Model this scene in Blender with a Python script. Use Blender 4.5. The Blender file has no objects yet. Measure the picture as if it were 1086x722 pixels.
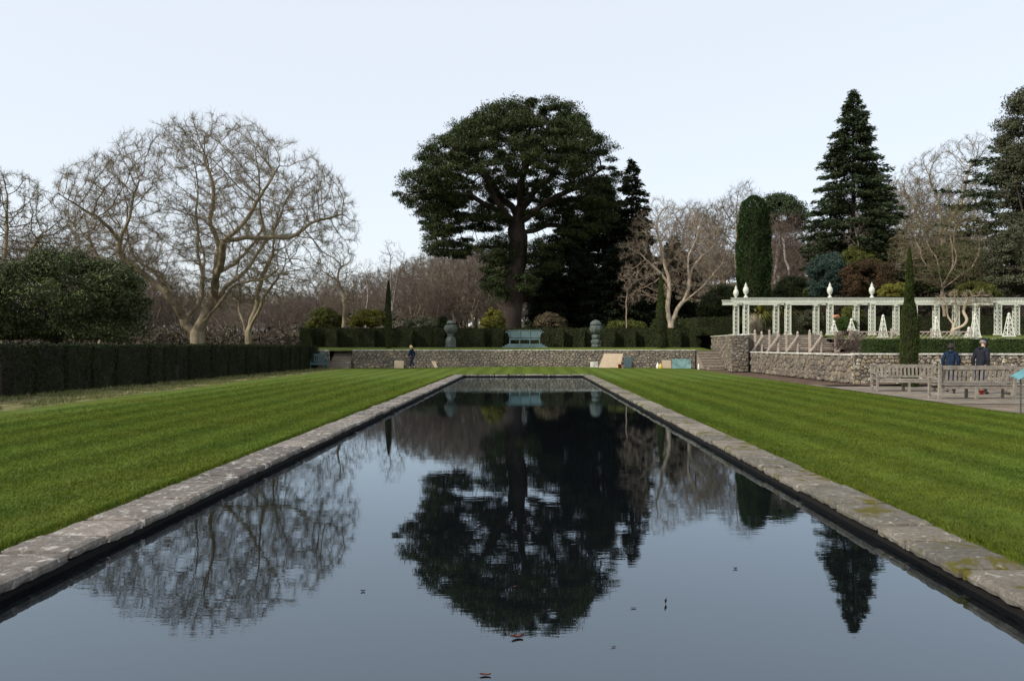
import bpy, bmesh, math, random
import numpy as np
from mathutils import Vector, Matrix, noise as mnoise
R = math.radians
random.seed(7)
rng = np.random.default_rng(11)
S = bpy.context.scene
COL = S.collection
F, CX, HY, EYE = 832.0, 559.0, 367.0, 1.65
def wx(px, Y): return (px-CX)/F*Y
def wz(py, Y): return EYE-(py-HY)/F*Y

# ------------------------------------------------------------------ helpers
def tag(o, label=None, cat=None, group=None, kind=None):
    if label: o['label'] = label
    if cat: o['category'] = cat
    if group: o['group'] = group
    if kind: o['kind'] = kind
    return o
def empty(name, loc, label, cat, group=None, rz=0):
    o = bpy.data.objects.new(name, None); COL.objects.link(o)
    o.location = loc; o.rotation_euler = (0, 0, rz); o.empty_display_size = .2
    return tag(o, label, cat, group)
def link(name, me, mat, parent=None, loc=None):
    me.materials.clear(); me.materials.append(mat)
    o = bpy.data.objects.new(name, me); COL.objects.link(o)
    if parent: o.parent = parent
    if loc is not None: o.location = loc
    return o
def npmesh(name, V, Fs, smooth=False):
    """Fs : list of (n,k) index arrays"""
    me = bpy.data.meshes.new(name)
    V = np.ascontiguousarray(V, dtype=np.float32)
    if not isinstance(Fs, list): Fs = [Fs]
    Fs = [f for f in Fs if len(f)]
    nl = sum(f.size for f in Fs); nf = sum(len(f) for f in Fs)
    me.vertices.add(len(V)); me.vertices.foreach_set('co', V.ravel())
    me.loops.add(nl); me.loops.foreach_set('vertex_index', np.concatenate([f.ravel() for f in Fs]).astype(np.int32))
    me.polygons.add(nf)
    tot = np.concatenate([np.full(len(f), f.shape[1]) for f in Fs])
    st = np.concatenate([[0], np.cumsum(tot)[:-1]])
    me.polygons.foreach_set('loop_start', st.astype(np.int32))
    me.polygons.foreach_set('loop_total', tot.astype(np.int32))
    me.polygons.foreach_set('use_smooth', np.full(nf, smooth))
    me.update(calc_edges=True); me.validate()
    return me
def merge(parts):
    """parts: list of (V, [F..]) -> (V,[F])"""
    Vs, byk, off = [], {}, 0
    for V, Fs in parts:
        if not isinstance(Fs, list): Fs = [Fs]
        for f in Fs:
            if len(f): byk.setdefault(f.shape[1], []).append(f+off)
        Vs.append(V); off += len(V)
    return np.concatenate(Vs), [np.concatenate(v) for v in byk.values()]
class MB:
    def __init__(s): s.v = []; s.f = []
    def add(s, vs, fs):
        o = len(s.v); s.v += [tuple(v) for v in vs]; s.f += [[i+o for i in f] for f in fs]
    def box(s, c, d, rz=0, M=None, taper=0):
        hx, hy, hz = d[0]/2, d[1]/2, d[2]/2
        vs = [Vector((x*hx*(1-taper*(z > 0)), y*hy*(1-taper*(z > 0)), z*hz)) for z in (-1, 1) for y in (-1, 1) for x in (-1, 1)]
        T = Matrix.Translation(c) @ (M.to_4x4() if M is not None else Matrix.Rotation(rz, 4, 'Z'))
        s.add([T @ v for v in vs], [(0,2,3,1),(4,5,7,6),(0,1,5,4),(1,3,7,5),(3,2,6,7),(2,0,4,6)])
    def bar(s, a, b, w, h=None):
        a = Vector(a); b = Vector(b); d = b-a; h = h or w
        q = d.to_track_quat('Z', 'Y').to_matrix()
        s.box((a+b)/2, (w, h, d.length), M=q)
    def tube(s, pts, rad, n=8, cap=True):
        pts = [Vector(p) for p in pts]; o = len(s.v); m = len(pts)
        if not hasattr(rad, '__len__'): rad = [rad]*m
        for i, p in enumerate(pts):
            d = (pts[min(i+1, m-1)]-pts[max(i-1, 0)]).normalized()
            q = d.to_track_quat('Z', 'Y').to_matrix()
            for k in range(n):
                a = 2*math.pi*k/n
                s.v.append(tuple(p+q@Vector((math.cos(a)*rad[i], math.sin(a)*rad[i], 0))))
        for i in range(m-1):
            for k in range(n):
                k2 = (k+1) % n
                s.f.append([o+i*n+k, o+i*n+k2, o+(i+1)*n+k2, o+(i+1)*n+k])
        if cap:
            s.f.append([o+k for k in range(n)][::-1]); s.f.append([o+(m-1)*n+k for k in range(n)])
    def lathe(s, prof, c=(0,0,0), n=16, lobes=0, amp=0, sx=1, sy=1):
        o = len(s.v)
        for r, z in prof:
            for k in range(n):
                a = 2*math.pi*k/n; rr = max(r, .001)*(1+amp*math.cos(lobes*a))
                s.v.append((c[0]+rr*math.cos(a)*sx, c[1]+rr*math.sin(a)*sy, c[2]+z))
        for i in range(len(prof)-1):
            for k in range(n):
                k2 = (k+1) % n
                s.f.append([o+i*n+k, o+i*n+k2, o+(i+1)*n+k2, o+(i+1)*n+k])
        s.f.append([o+k for k in range(n)][::-1]); s.f.append([o+(len(prof)-1)*n+k for k in range(n)])
    def build(s, name, mat, parent=None, smooth=False, bevel=0, loc=None):
        me = bpy.data.meshes.new(name); me.from_pydata(s.v, [], s.f)
        if bevel:
            bm = bmesh.new(); bm.from_mesh(me)
            bmesh.ops.bevel(bm, geom=bm.edges[:], offset=bevel, segments=1, affect='EDGES', clamp_overlap=True)
            bm.to_mesh(me); bm.free()
        if smooth: me.polygons.foreach_set('use_smooth', [True]*len(me.polygons))
        me.update()
        return link(name, me, mat, parent, loc)
def copy_tree(o, parent=None):
    c = o.copy(); COL.objects.link(c)
    if parent: c.parent = parent
    for ch in list(o.children): copy_tree(ch, c)
    return c

# ------------------------------------------------------------------ materials
def mat(name):
    m = bpy.data.materials.new(name); m.use_nodes = True
    nt = m.node_tree; b = nt.nodes['Principled BSDF']
    return m, nt, b
def nd(nt, t, **k):
    n = nt.nodes.new(t)
    for a, v in k.items():
        if a.startswith('i_'):
            key = a[2:].replace('_', ' ')
            n.inputs[key].default_value = v
        else: setattr(n, a, v)
    return n
def ramp(nt, fac, stops, interp='LINEAR'):
    r = nt.nodes.new('ShaderNodeValToRGB'); r.color_ramp.interpolation = interp
    el = r.color_ramp.elements
    while len(el) < len(stops): el.new(.5)
    for e, (p, c) in zip(el, stops):
        e.position = p; e.color = (*c, 1) if len(c) == 3 else c
    nt.links.new(fac, r.inputs[0]); return r.outputs[0]
def mix(nt, fac, a, b, blend='MIX'):
    m = nt.nodes.new('ShaderNodeMix'); m.data_type = 'RGBA'; m.blend_type = blend
    for s, v in ((m.inputs[0], fac), (m.inputs[6], a), (m.inputs[7], b)):
        if hasattr(v, 'is_output'): nt.links.new(v, s)
        elif isinstance(v, (int, float)): s.default_value = v
        else: s.default_value = (*v, 1)
    return m.outputs[2]
def pos(nt, scale=(1,1,1), obj=False):
    if obj: src = nd(nt, 'ShaderNodeTexCoord').outputs['Object']
    else: src = nd(nt, 'ShaderNodeNewGeometry').outputs['Position']
    m = nd(nt, 'ShaderNodeMapping'); m.inputs['Scale'].default_value = scale
    nt.links.new(src, m.inputs[0]); return m.outputs[0]
def noise(nt, vec, scale, detail=4, rough=.55, dist=0):
    n = nd(nt, 'ShaderNodeTexNoise'); n.inputs['Scale'].default_value = scale
    n.inputs['Detail'].default_value = detail; n.inputs['Roughness'].default_value = rough
    n.inputs['Distortion'].default_value = dist
    nt.links.new(vec, n.inputs['Vector']); return n.outputs['Fac']
def bump(nt, b, h, strength=.5, dist=.02):
    n = nd(nt, 'ShaderNodeBump'); n.inputs['Strength'].default_value = strength; n.inputs['Distance'].default_value = dist
    nt.links.new(h, n.inputs['Height']); nt.links.new(n.outputs[0], b.inputs['Normal'])
def setb(b, rough=.8, spec=.3, metal=0):
    b.inputs['Roughness'].default_value = rough; b.inputs['Specular IOR Level'].default_value = spec
    b.inputs['Metallic'].default_value = metal
def m_leaf(name, cols, nscale=.5, rough=.75, spec=.10, transl=0):
    m, nt, b = mat(name); setb(b, rough, spec)
    rnd = nd(nt, 'ShaderNodeNewGeometry').outputs['Random Per Island']
    c1 = ramp(nt, rnd, [(i/(len(cols)-1), c) for i, c in enumerate(cols)])
    n = noise(nt, pos(nt), nscale, 3)
    f = ramp(nt, n, [(.3, (.62,.62,.62)), (.7, (1.3,1.3,1.3))])
    c = mix(nt, 1.0, c1, f, 'MULTIPLY')
    nt.links.new(c, b.inputs['Base Color'])
    return m
def m_bark(name, c0, c1, scale=3, sc=(1,1,.25), b_=.6):
    m, nt, b = mat(name); setb(b, .85, .2)
    n = noise(nt, pos(nt, sc), scale, 6, .65)
    nt.links.new(ramp(nt, n, [(.3, c0), (.7, c1)]), b.inputs['Base Color'])
    n2 = noise(nt, pos(nt, sc), scale*5, 4, .6)
    bump(nt, b, n2, b_, .04); return m
def m_plain(name, c, rough=.7, spec=.3, var=.25, scale=6, bmp=.15, metal=0):
    m, nt, b = mat(name); setb(b, rough, spec, metal)
    n = noise(nt, pos(nt, obj=True), scale, 5, .6)
    lo = tuple(x*(1-var) for x in c); hi = tuple(min(1, x*(1+var)) for x in c)
    nt.links.new(ramp(nt, n, [(.3, lo), (.7, hi)]), b.inputs['Base Color'])
    bump(nt, b, noise(nt, pos(nt, obj=True), scale*8, 4), bmp, .01); return m

def m_grass(name, blades=False):
    m, nt, b = mat(name); setb(b, .85, .04)
    p = pos(nt)
    sep = nd(nt, 'ShaderNodeSeparateXYZ'); nt.links.new(p, sep.inputs[0])
    # mowing stripes run along the pool
    w = noise(nt, pos(nt, (.5,.08,1)), 1.0, 3)
    mm = nd(nt, 'ShaderNodeMath', operation='MULTIPLY_ADD'); mm.inputs[1].default_value = .55
    nt.links.new(w, mm.inputs[0]); nt.links.new(sep.outputs[0], mm.inputs[2])
    k = nd(nt, 'ShaderNodeMath', operation='MULTIPLY'); k.inputs[1].default_value = 2*math.pi/1.15
    nt.links.new(mm.outputs[0], k.inputs[0])
    sn = nd(nt, 'ShaderNodeMath', operation='SINE'); nt.links.new(k.outputs[0], sn.inputs[0])
    s01 = nd(nt, 'ShaderNodeMapRange'); s01.inputs['From Min'].default_value = -.7; s01.inputs['From Max'].default_value = .7
    nt.links.new(sn.outputs[0], s01.inputs['Value'])
    c = mix(nt, s01.outputs[0], (.062,.096,.016), (.096,.140,.025))
    big = noise(nt, p, .35, 5, .6)
    c = mix(nt, ramp(nt, big, [(.4, (0,0,0)), (.75, (1,1,1))]), c, (.094,.114,.018))
    mid = noise(nt, pos(nt, (1,.6,1)), 3.2, 6, .7)
    c = mix(nt, 1.0, c, ramp(nt, mid, [(.28, (.70,.72,.7)), (.72, (1.26,1.24,1.2))]), 'MULTIPLY')
    fine = noise(nt, p, 38, 5, .75)
    c = mix(nt, 1.0, c, ramp(nt, fine, [(.3, (.7,.72,.7)), (.7, (1.28,1.25,1.2))]), 'MULTIPLY')
    wrn = noise(nt, pos(nt, (1,.5,1)), .9, 6, .7)
    c = mix(nt, ramp(nt, wrn, [(.60, (0,0,0)), (.74, (.55,.55,.55))]), c, (.115,.105,.03))
    # unmown, strawy margin beside the hedge
    mr = nd(nt, 'ShaderNodeMapRange'); mr.inputs['From Min'].default_value = -12.9; mr.inputs['From Max'].default_value = -13.9
    ad = nd(nt, 'ShaderNodeMath', operation='MULTIPLY_ADD'); ad.inputs[1].default_value = 1.6
    nn = noise(nt, p, .8, 5, .7)
    nt.links.new(nn, ad.inputs[0]); nt.links.new(sep.outputs[0], ad.inputs[2])
    sub = nd(nt, 'ShaderNodeMath', operation='SUBTRACT'); sub.inputs[1].default_value = .8; nt.links.new(ad.outputs[0], sub.inputs[0])
    nt.links.new(sub.outputs[0], mr.inputs['Value'])
    straw = ramp(nt, noise(nt, p, 2.4, 6, .75), [(.38, (.06,.085,.018)), (.5, (.17,.15,.07)), (.66, (.30,.26,.15))])
    c = mix(nt, mr.outputs[0], c, straw)
    if blades:
        rnd = nd(nt, 'ShaderNodeNewGeometry').outputs['Random Per Island']
        c = mix(nt, 1.0, c, ramp(nt, rnd, [(0, (.85,.9,.85)), (.85, (1.5,1.45,1.3)), (1, (2.2,1.9,1.6))]), 'MULTIPLY')
    nt.links.new(c, b.inputs['Base Color'])
    if not blades:
        h = mix(nt, .5, noise(nt, p, 60, 4, .8), noise(nt, p, 9, 4, .6))
        bump(nt, b, h, .9, .04)
    return m
def m_stone(name, cols, lichen=(.50,.50,.47), lich_amt=.5, moss=None, scale=1.0, rnd_w=.7, bmp=.6, obj=False):
    m, nt, b = mat(name); setb(b, .9, .2)
    p = pos(nt)
    rnd = nd(nt, 'ShaderNodeNewGeometry').outputs['Random Per Island']
    n = noise(nt, p, 1.7*scale, 5, .6)
    fm = nd(nt, 'ShaderNodeMix'); fm.data_type = 'FLOAT'; fm.inputs[0].default_value = rnd_w
    nt.links.new(n, fm.inputs[2]); nt.links.new(rnd, fm.inputs[3])
    c = ramp(nt, fm.outputs[0], [(i/(len(cols)-1), x) for i, x in enumerate(cols)])
    l = noise(nt, p, 4.5*scale, 8, .68, .6)
    c = mix(nt, ramp(nt, l, [(1-lich_amt-.02, (0,0,0)), (1-lich_amt+.05, (1,1,1))]), c, lichen)
    d = noise(nt, p, 11*scale, 7, .7)
    c = mix(nt, 1.0, c, ramp(nt, d, [(.3, (.55,.55,.55)), (.65, (1.2,1.2,1.2))]), 'MULTIPLY')
    if moss:
        mo = noise(nt, p, 1.1*scale, 6, .7, .4)
        c = mix(nt, ramp(nt, mo, [(moss[1], (0,0,0)), (moss[1]+.06, (1,1,1))]), c, moss[0])
    nt.links.new(c, b.inputs['Base Color'])
    bump(nt, b, mix(nt, .5, d, noise(nt, p, 40*scale, 5, .7)), bmp, .03)
    return m
M = {}
M['lawn'] = m_grass('lawn_grass'); M['blades'] = m_grass('grass_blades', True)
M['wall'] = m_stone('rubble_stone', [(.10,.085,.07), (.16,.14,.115), (.25,.205,.15), (.17,.15,.125), (.31,.25,.18), (.14,.125,.11), (.22,.185,.145), (.34,.285,.22)], lichen=(.36,.33,.28), lich_amt=.42, rnd_w=.7)
M['wall_grey'] = m_stone('rubble_stone_grey', [(.05,.045,.038), (.14,.122,.10), (.20,.165,.125), (.11,.096,.08), (.25,.205,.15), (.15,.13,.105)], lichen=(.30,.28,.24), lich_amt=.42, moss=((.05,.06,.02), .66))
M['wall_warm'] = m_stone('rubble_stone_warm', [(.06,.05,.042), (.16,.135,.11), (.26,.21,.145), (.12,.105,.09), (.32,.25,.155), (.15,.13,.11), (.34,.30,.24), (.09,.08,.065)], lichen=(.52,.49,.40), lich_amt=.45, rnd_w=.8)
M['cap'] = m_stone('cap_stone', [(.22,.21,.18), (.38,.36,.32), (.30,.28,.24)], lichen=(.62,.60,.52), lich_amt=.52)
M['coping'] = m_stone('coping_stone', [(.085,.075,.07), (.20,.175,.15), (.12,.105,.095), (.27,.235,.20), (.15,.13,.115)], lichen=(.42,.40,.365), lich_amt=.44, moss=((.055,.06,.02), .64), rnd_w=.55, scale=1.9, bmp=.9)
M['coping_r'] = m_stone('coping_stone_right', [(.09,.08,.065), (.20,.175,.14), (.12,.11,.09), (.25,.22,.175), (.15,.135,.11)], lichen=(.38,.36,.31), lich_amt=.40, moss=((.10,.085,.012), .54), rnd_w=.55, scale=1.9, bmp=.9)
M['step'] = m_stone('step_stone', [(.12,.10,.08), (.22,.18,.14), (.28,.24,.19)], lichen=(.40,.37,.32), lich_amt=.40)
M['basin'] = m_stone('basin_stone', [(.005,.0045,.004), (.012,.010,.008)], lichen=(.018,.015,.01), lich_amt=.4, rnd_w=0)
M['mortar'] = m_plain('mortar', (.10,.088,.074), .95, .1)
M['paint'] = m_plain('white_green_paint', (.56,.57,.49), .55, .4, .12, 3)
M['teal'] = m_plain('teal_paint', (.095,.150,.150), .5, .4, .15, 5)
M['teal_dark'] = m_plain('dark_teal_paint', (.05,.10,.11), .5, .4, .15, 5)
M['statue'] = m_stone('weathered_statue_stone', [(.045,.055,.05), (.085,.10,.092)], lichen=(.13,.155,.14), lich_amt=.5, rnd_w=0, scale=2)
M['oldwood'] = m_bark('weathered_oak', (.13,.115,.095), (.34,.30,.25), 6, (1,1,1), .3)
M['palewood'] = m_bark('pale_timber', (.28,.23,.19), (.48,.41,.34), 6, (1,1,1), .3)
M['board'] = m_plain('plywood', (.46,.36,.25), .7, .2, .12, 4)
M['tarp'] = m_plain('dark_sheet', (.05,.08,.085), .5, .3)
M['turq'] = m_plain('turquoise_board', (.16,.28,.27), .6, .3, .5, 2.2)
M['red'] = m_plain('red_plastic', (.5,.05,.04), .5, .4)
M['yellow'] = m_plain('yellow_plastic', (.6,.45,.04), .5, .4)
M['white'] = m_plain('white_plastic', (.72,.72,.70), .5, .4)
M['steel'] = m_plain('grey_steel', (.06,.09,.09), .4, .5, metal=.3)
M['panel'] = m_plain('pale_teal_panel', (.10,.23,.25), .8, .1)
M['terracotta'] = m_plain('terracotta', (.42,.19,.10), .8, .2)
M['skin'] = m_plain('skin', (.55,.33,.25), .55, .3, .06)
M['hair_dark'] = m_plain('dark_hair', (.02,.015,.012), .6, .3, .3, 30)
M['hair_blond'] = m_plain('blond_hair', (.45,.31,.17), .6, .3, .3, 30)
M['hair_grey'] = m_plain('grey_hair', (.22,.19,.17), .6, .3, .3, 30)
M['navy'] = m_plain('navy_cloth', (.010,.021,.045), .85, .15, .5, 7, 1.0)
M['charcoal'] = m_plain('charcoal_cloth', (.018,.02,.027), .85, .15, .5, 7, 1.0)
M['jeans'] = m_plain('denim', (.022,.033,.06), .85, .1, .2, 20)
M['black'] = m_plain('black_leather', (.015,.014,.013), .5, .3)
M['eye'] = m_plain('eye', (.03,.02,.015), .2, .5, 0)
M['leaf_litter'] = m_plain('dead_leaf', (.11,.035,.025), .6, .3, .4, 40)
M['leaf_dark'] = m_plain('dark_dead_leaf', (.035,.022,.012), .6, .3, .4, 40)
M['bark_big'] = m_bark('grey_brown_bark', (.13,.105,.065), (.34,.28,.185), 2.5)
M['bark_twig'] = m_bark('twigs_grey_brown', (.11,.088,.050), (.23,.185,.115), 2)
M['bark_pale'] = m_bark('pale_bark', (.26,.21,.15), (.52,.43,.32), 2.5)
M['twig_pale'] = m_bark('twigs_buff', (.20,.155,.11), (.36,.28,.20), 2)
M['twig_pink'] = m_bark('twigs_pinkish', (.095,.070,.055), (.18,.135,.11), 1)
M['twig_purple'] = m_bark('twigs_purple', (.088,.070,.052), (.190,.155,.118), .5)
M['twig_olive'] = m_bark('twigs_olive', (.09,.075,.04), (.18,.15,.085), 1)
M['bark_pine'] = m_bark('pine_bark', (.020,.015,.012), (.058,.042,.034), 2.5)
M['bark_dark'] = m_bark('dark_bark', (.02,.016,.012), (.05,.04,.03), 3)
M['birch'] = m_bark('birch_bark', (.12,.10,.09), (.42,.38,.34), 3)
M['pine'] = m_leaf('pine_needles', [(.012,.020,.007), (.034,.048,.017), (.072,.090,.034)], .35)
M['yew'] = m_leaf('yew_foliage', [(.006,.011,.004), (.014,.022,.007), (.034,.048,.014)], .8)
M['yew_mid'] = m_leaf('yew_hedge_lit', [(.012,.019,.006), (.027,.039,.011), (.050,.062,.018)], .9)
M['conifer_dark'] = m_leaf('dark_conifer', [(.006,.010,.005), (.013,.019,.008), (.024,.032,.013)], .3)
M['conifer'] = m_leaf('conifer_green', [(.016,.028,.012), (.034,.052,.023), (.065,.082,.038)], .4)
M['column'] = m_leaf('column_green', [(.010,.022,.006), (.020,.040,.010), (.036,.060,.016)], .6)
M['cypress'] = m_leaf('cypress_green', [(.018,.030,.007), (.036,.052,.012), (.060,.075,.018)], .9)
M['box'] = m_leaf('box_green', [(.015,.032,.006), (.032,.060,.012), (.055,.085,.02)], 1.2)
M['rhodo'] = m_leaf('rhododendron_leaf', [(.014,.024,.009), (.032,.046,.016), (.065,.085,.026), (.13,.14,.05)], .6, .6, .15)
M['holm'] = m_leaf('grey_green_leaf', [(.026,.034,.018), (.060,.066,.036), (.115,.11,.07)], .5)
M['blue'] = m_leaf('blue_green_leaf', [(.018,.035,.028), (.035,.060,.048), (.06,.09,.07)], .6)
M['olive'] = m_leaf('olive_leaf', [(.035,.045,.010), (.07,.08,.018), (.12,.12,.03)], .7)
M['gold'] = m_leaf('golden_leaf', [(.06,.065,.012), (.12,.12,.022), (.20,.18,.035)], .9)
M['russet'] = m_leaf('russet_leaf', [(.03,.020,.011), (.055,.030,.017), (.085,.048,.026), (.04,.042,.018), (.07,.04,.02)], .8)
M['brownleaf'] = m_leaf('brown_leaf', [(.05,.038,.022), (.09,.07,.04), (.15,.12,.07)], .8)
M['brush'] = m_leaf('brush_twigs', [(.035,.026,.020), (.06,.046,.034), (.075,.06,.04), (.04,.045,.02)], .3)
M['plume'] = m_leaf('pampas_plume', [(.30,.25,.17), (.48,.41,.30)], 2)
M['straw'] = m_leaf('straw', [(.05,.08,.016), (.10,.11,.03), (.24,.20,.11)], 2)

def m_water():
    m, nt, b = mat('pond_water')
    b.inputs['Base Color'].default_value = (.004,.005,.006,1)
    b.inputs['Roughness'].default_value = .012; b.inputs['IOR'].default_value = 1.5
    b.inputs['Specular IOR Level'].default_value = .62
    p = pos(nt)
    a = noise(nt, pos(nt, (.6,3.2,1)), 1.6, 3, .5)
    c = noise(nt, pos(nt, (.7,2.8,1)), 6.0, 2, .5)
    # breeze patches : the ripples are only in places
    patch = ramp(nt, noise(nt, pos(nt, (.25,.12,1)), 1.0, 3), [(.35, (.25,.25,.25)), (.65, (1,1,1))])
    h = mix(nt, .35, a, c)
    h = mix(nt, 1.0, h, patch, 'MULTIPLY')
    bump(nt, b, h, .13, .008)
    bn = b.inputs['Normal'].links[0].from_socket
    b.inputs['Specular IOR Level'].default_value = 0; b.inputs['Roughness'].default_value = 1
    gl = nd(nt, 'ShaderNodeBsdfGlossy'); gl.inputs['Roughness'].default_value = .012; gl.inputs['Color'].default_value = (.79,.90,1,1)
    fr = nd(nt, 'ShaderNodeFresnel'); fr.inputs['IOR'].default_value = 2.3
    nt.links.new(bn, gl.inputs['Normal']); nt.links.new(bn, fr.inputs['Normal'])
    ms = nd(nt, 'ShaderNodeMixShader'); nt.links.new(fr.outputs[0], ms.inputs[0]); nt.links.new(b.outputs[0], ms.inputs[1]); nt.links.new(gl.outputs[0], ms.inputs[2])
    nt.links.new(ms.outputs[0], nt.nodes['Material Output'].inputs['Surface'])
    return m
M['water'] = m_water()
def m_ground(name, stops, scale, fine=14):
    m, nt, b = mat(name); setb(b, .95, .1)
    p = pos(nt)
    c = ramp(nt, noise(nt, p, scale, 7, .68), stops)
    f = noise(nt, p, fine, 5, .75)
    c = mix(nt, 1.0, c, ramp(nt, f, [(.3, (.55,.55,.55)), (.7, (1.4,1.4,1.4))]), 'MULTIPLY')
    nt.links.new(c, b.inputs['Base Color']); bump(nt, b, f, .8, .04); return m
M['terrain'] = m_ground('woodland_floor', [(.35, (.045,.05,.018)), (.5, (.075,.058,.035)), (.65, (.06,.075,.02))], .12, 3)
M['earth'] = m_ground('bare_earth_path', [(.3, (.10,.078,.055)), (.5, (.17,.135,.10)), (.7, (.25,.21,.165))], .6)
M['soil'] = m_ground('border_soil', [(.3, (.06,.04,.03)), (.5, (.12,.075,.06)), (.62, (.13,.11,.06)), (.75, (.06,.08,.025))], 1.1)
M['terrace'] = m_ground('terrace_grass', [(.3, (.06,.09,.014)), (.5, (.09,.115,.02)), (.7, (.12,.14,.03))], .8)
def m_paving():
    m, nt, b = mat('stone_paving'); setb(b, .9, .2)
    p = pos(nt)
    br = nd(nt, 'ShaderNodeTexBrick'); br.inputs['Scale'].default_value = 1.0
    br.inputs['Brick Width'].default_value = .9; br.inputs['Row Height'].default_value = .6; br.inputs['Mortar Size'].default_value = .02
    br.inputs['Color1'].default_value = (.19,.16,.13,1); br.inputs['Color2'].default_value = (.26,.22,.175,1); br.inputs['Mortar'].default_value = (.08,.07,.05,1)
    nt.links.new(p, br.inputs['Vector'])
    c = mix(nt, 1.0, br.outputs[0], ramp(nt, noise(nt, p, 2.5, 7, .7), [(.3, (.55,.54,.5)), (.7, (1.2,1.2,1.2))]), 'MULTIPLY')
    nt.links.new(c, b.inputs['Base Color']); bump(nt, b, noise(nt, p, 20, 5), .4, .02); return m
M['paving'] = m_paving()

# ------------------------------------------------------------------ terrain
def sst(a, b, x): t = np.clip((x-a)/(b-a), 0, 1); return t*t*(3-2*t)
def H(x, y):
    x = np.asarray(x, float); y = np.asarray(y, float)
    base = 1.52 - 1.5*sst(-20, -30, x) + 1.0*sst(14, 19, x)
    rise = sst(14, 60, x)*sst(72, 125, y)*9.0
    far = sst(140, 420, np.hypot(x, y))*(13+4*np.sin(x*.013)+9*sst(0, 200, x))
    back = base + rise + far
    gar = np.where(x < -17.2, -.06, -1.6)
    gar = np.where(x > 46, -.06, gar)
    z = np.where(y >= 67.5, back, gar)
    z = np.where((y < 67.5) & ((x < -22) | (x > 60)), -.06+far*1.0, z)
    z = np.where((y < -9), -.06+far, z)
    return z
def grid_sheet(name, xs, ys, zf, m, kind='structure', smooth=True):
    X, Y = np.meshgrid(xs, ys); Z = zf(X, Y)
    V = np.stack([X, Y, Z], -1).reshape(-1, 3)
    nx, ny = len(xs), len(ys)
    i = np.arange(nx-1)[None, :] + nx*np.arange(ny-1)[:, None]; i = i.ravel()
    o = link(name, npmesh(name, V, np.stack([i, i+1, i+1+nx, i+nx], -1), smooth), m)
    return tag(o, kind=kind)
xs = np.unique(np.concatenate([np.linspace(-1600, -200, 15), np.arange(-200, -60, 8), np.arange(-60, 90, 2.0), [-17.25,-17.15], np.arange(90, 200, 8), np.linspace(200, 1600, 15)]))
ys = np.unique(np.concatenate([np.linspace(-600, -60, 8), np.arange(-60, -8, 6), [-9.05,-8.95], np.arange(-8, 66, 4), [67.45,67.55], np.arange(68, 160, 3.0), np.arange(160, 440, 12), np.linspace(440, 1800, 12)]))
grid_sheet('terrain', xs, ys, H, M['terrain'])

# lawn with the pool cut out of it
PL0, PL1, PR0, PR1, PY0, PY1 = -4.28, -3.67, 3.23, 3.80, 1.2, 45.8
WY = 58.5
def zl(x, y):
    return .13*sst(49, 58, y)*np.exp(-((x)/7.5)**2) - .03*((x > PL0-.001) & (x < PR1+.001) & (y < 46.2)) + .004*np.sin(x*.9+y*.21)*sst(4.3, 6, np.abs(x))
lx = np.unique(np.concatenate([np.arange(-16.9, PL0, .45), [PL0-.03, PL0+.05]])); rx = np.unique(np.concatenate([[PR1-.05, PR1+.03], np.arange(PR1+.2, 12.0, .45), [12.0]]))
grid_sheet('lawn', lx, np.arange(-8, 58.6, .8), zl, M['lawn'])
grid_sheet('lawn', rx, np.arange(-8, 58.6, .8), zl, M['lawn'])
grid_sheet('lawn', np.linspace(PL0, PR1, 12), np.linspace(PY1+.45, 58.4, 16), zl, M['lawn'])
grid_sheet('path', np.linspace(12.0, 46, 40), np.linspace(-8, 34.2, 30), lambda x, y: -.03+0*x, M['earth'])
grid_sheet('path', np.linspace(12.0, 15.0, 8), np.linspace(34.2, 62, 20), lambda x, y: -.03+0*x, M['soil'])
# paved strip where the benches stand
grid_sheet('pavement', np.linspace(12.25, 17.2, 10), np.linspace(22.6, 32.5, 10), lambda x, y: -.012+0*x, M['paving'])
grid_sheet('soil_bed', np.linspace(12.6, 40, 40), np.linspace(32.6, 33.96, 6), lambda x, y: .05+.03*np.sin(x*3)+0*y, M['soil'])
# near end pavement under the viewer
grid_sheet('pavement', np.linspace(PL0, PR1, 6), np.linspace(-8, PY0-.6, 6), lambda x, y: -.002+0*x, M['paving'])
# terrace levels
grid_sheet('terrace', np.linspace(-24, 14.4, 30), np.linspace(WY+.2, 70, 16), lambda x, y: 1.30+.24*sst(59, 66, y)+.01*np.sin(x*1.3), M['terrace'])
grid_sheet('terrace', np.linspace(14.25, 50, 30), np.linspace(34.2, 52, 14), lambda x, y: 1.24+0*x+.02*np.sin(x), M['soil'])
grid_sheet('terrace', np.linspace(20.3, 50, 30), np.linspace(50.2, 55.2, 6), lambda x, y: 2.08+.3*sst(50, 55, y), M['terrace'])
grid_sheet('terrace', np.linspace(14.3, 50, 40), np.linspace(54.6, 72, 14), lambda x, y: 2.40+.12*sst(55, 62, y), M['terrace'])

# water + basin
b = MB(); b.add([(PL1-.3, PY0-.3, -.147), (PR0+.3, PY0-.3, -.147), (PR0+.3, PY1+.3, -.147), (PL1-.3, PY1+.3, -.147)], [(0,1,2,3)])
tag(b.build('water', M['water']), kind='structure')
b = MB()
for (x0, x1, y0, y1) in ((PL1-.34, PL1-.04, PY0-.34, PY1+.34), (PR0+.04, PR0+.34, PY0-.34, PY1+.34), (PL1-.04, PR0+.04, PY0-.34, PY0-.04), (PL1-.04, PR0+.04, PY1+.04, PY1+.34)):
    b.box(((x0+x1)/2, (y0+y1)/2, -.6), (x1-x0, y1-y0, 1.02))
b.box((( PL1+PR0)/2, (PY0+PY1)/2, -1.15), (8, 46, .08))
tag(b.build('pool_basin', M['basin']), kind='structure')

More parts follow.
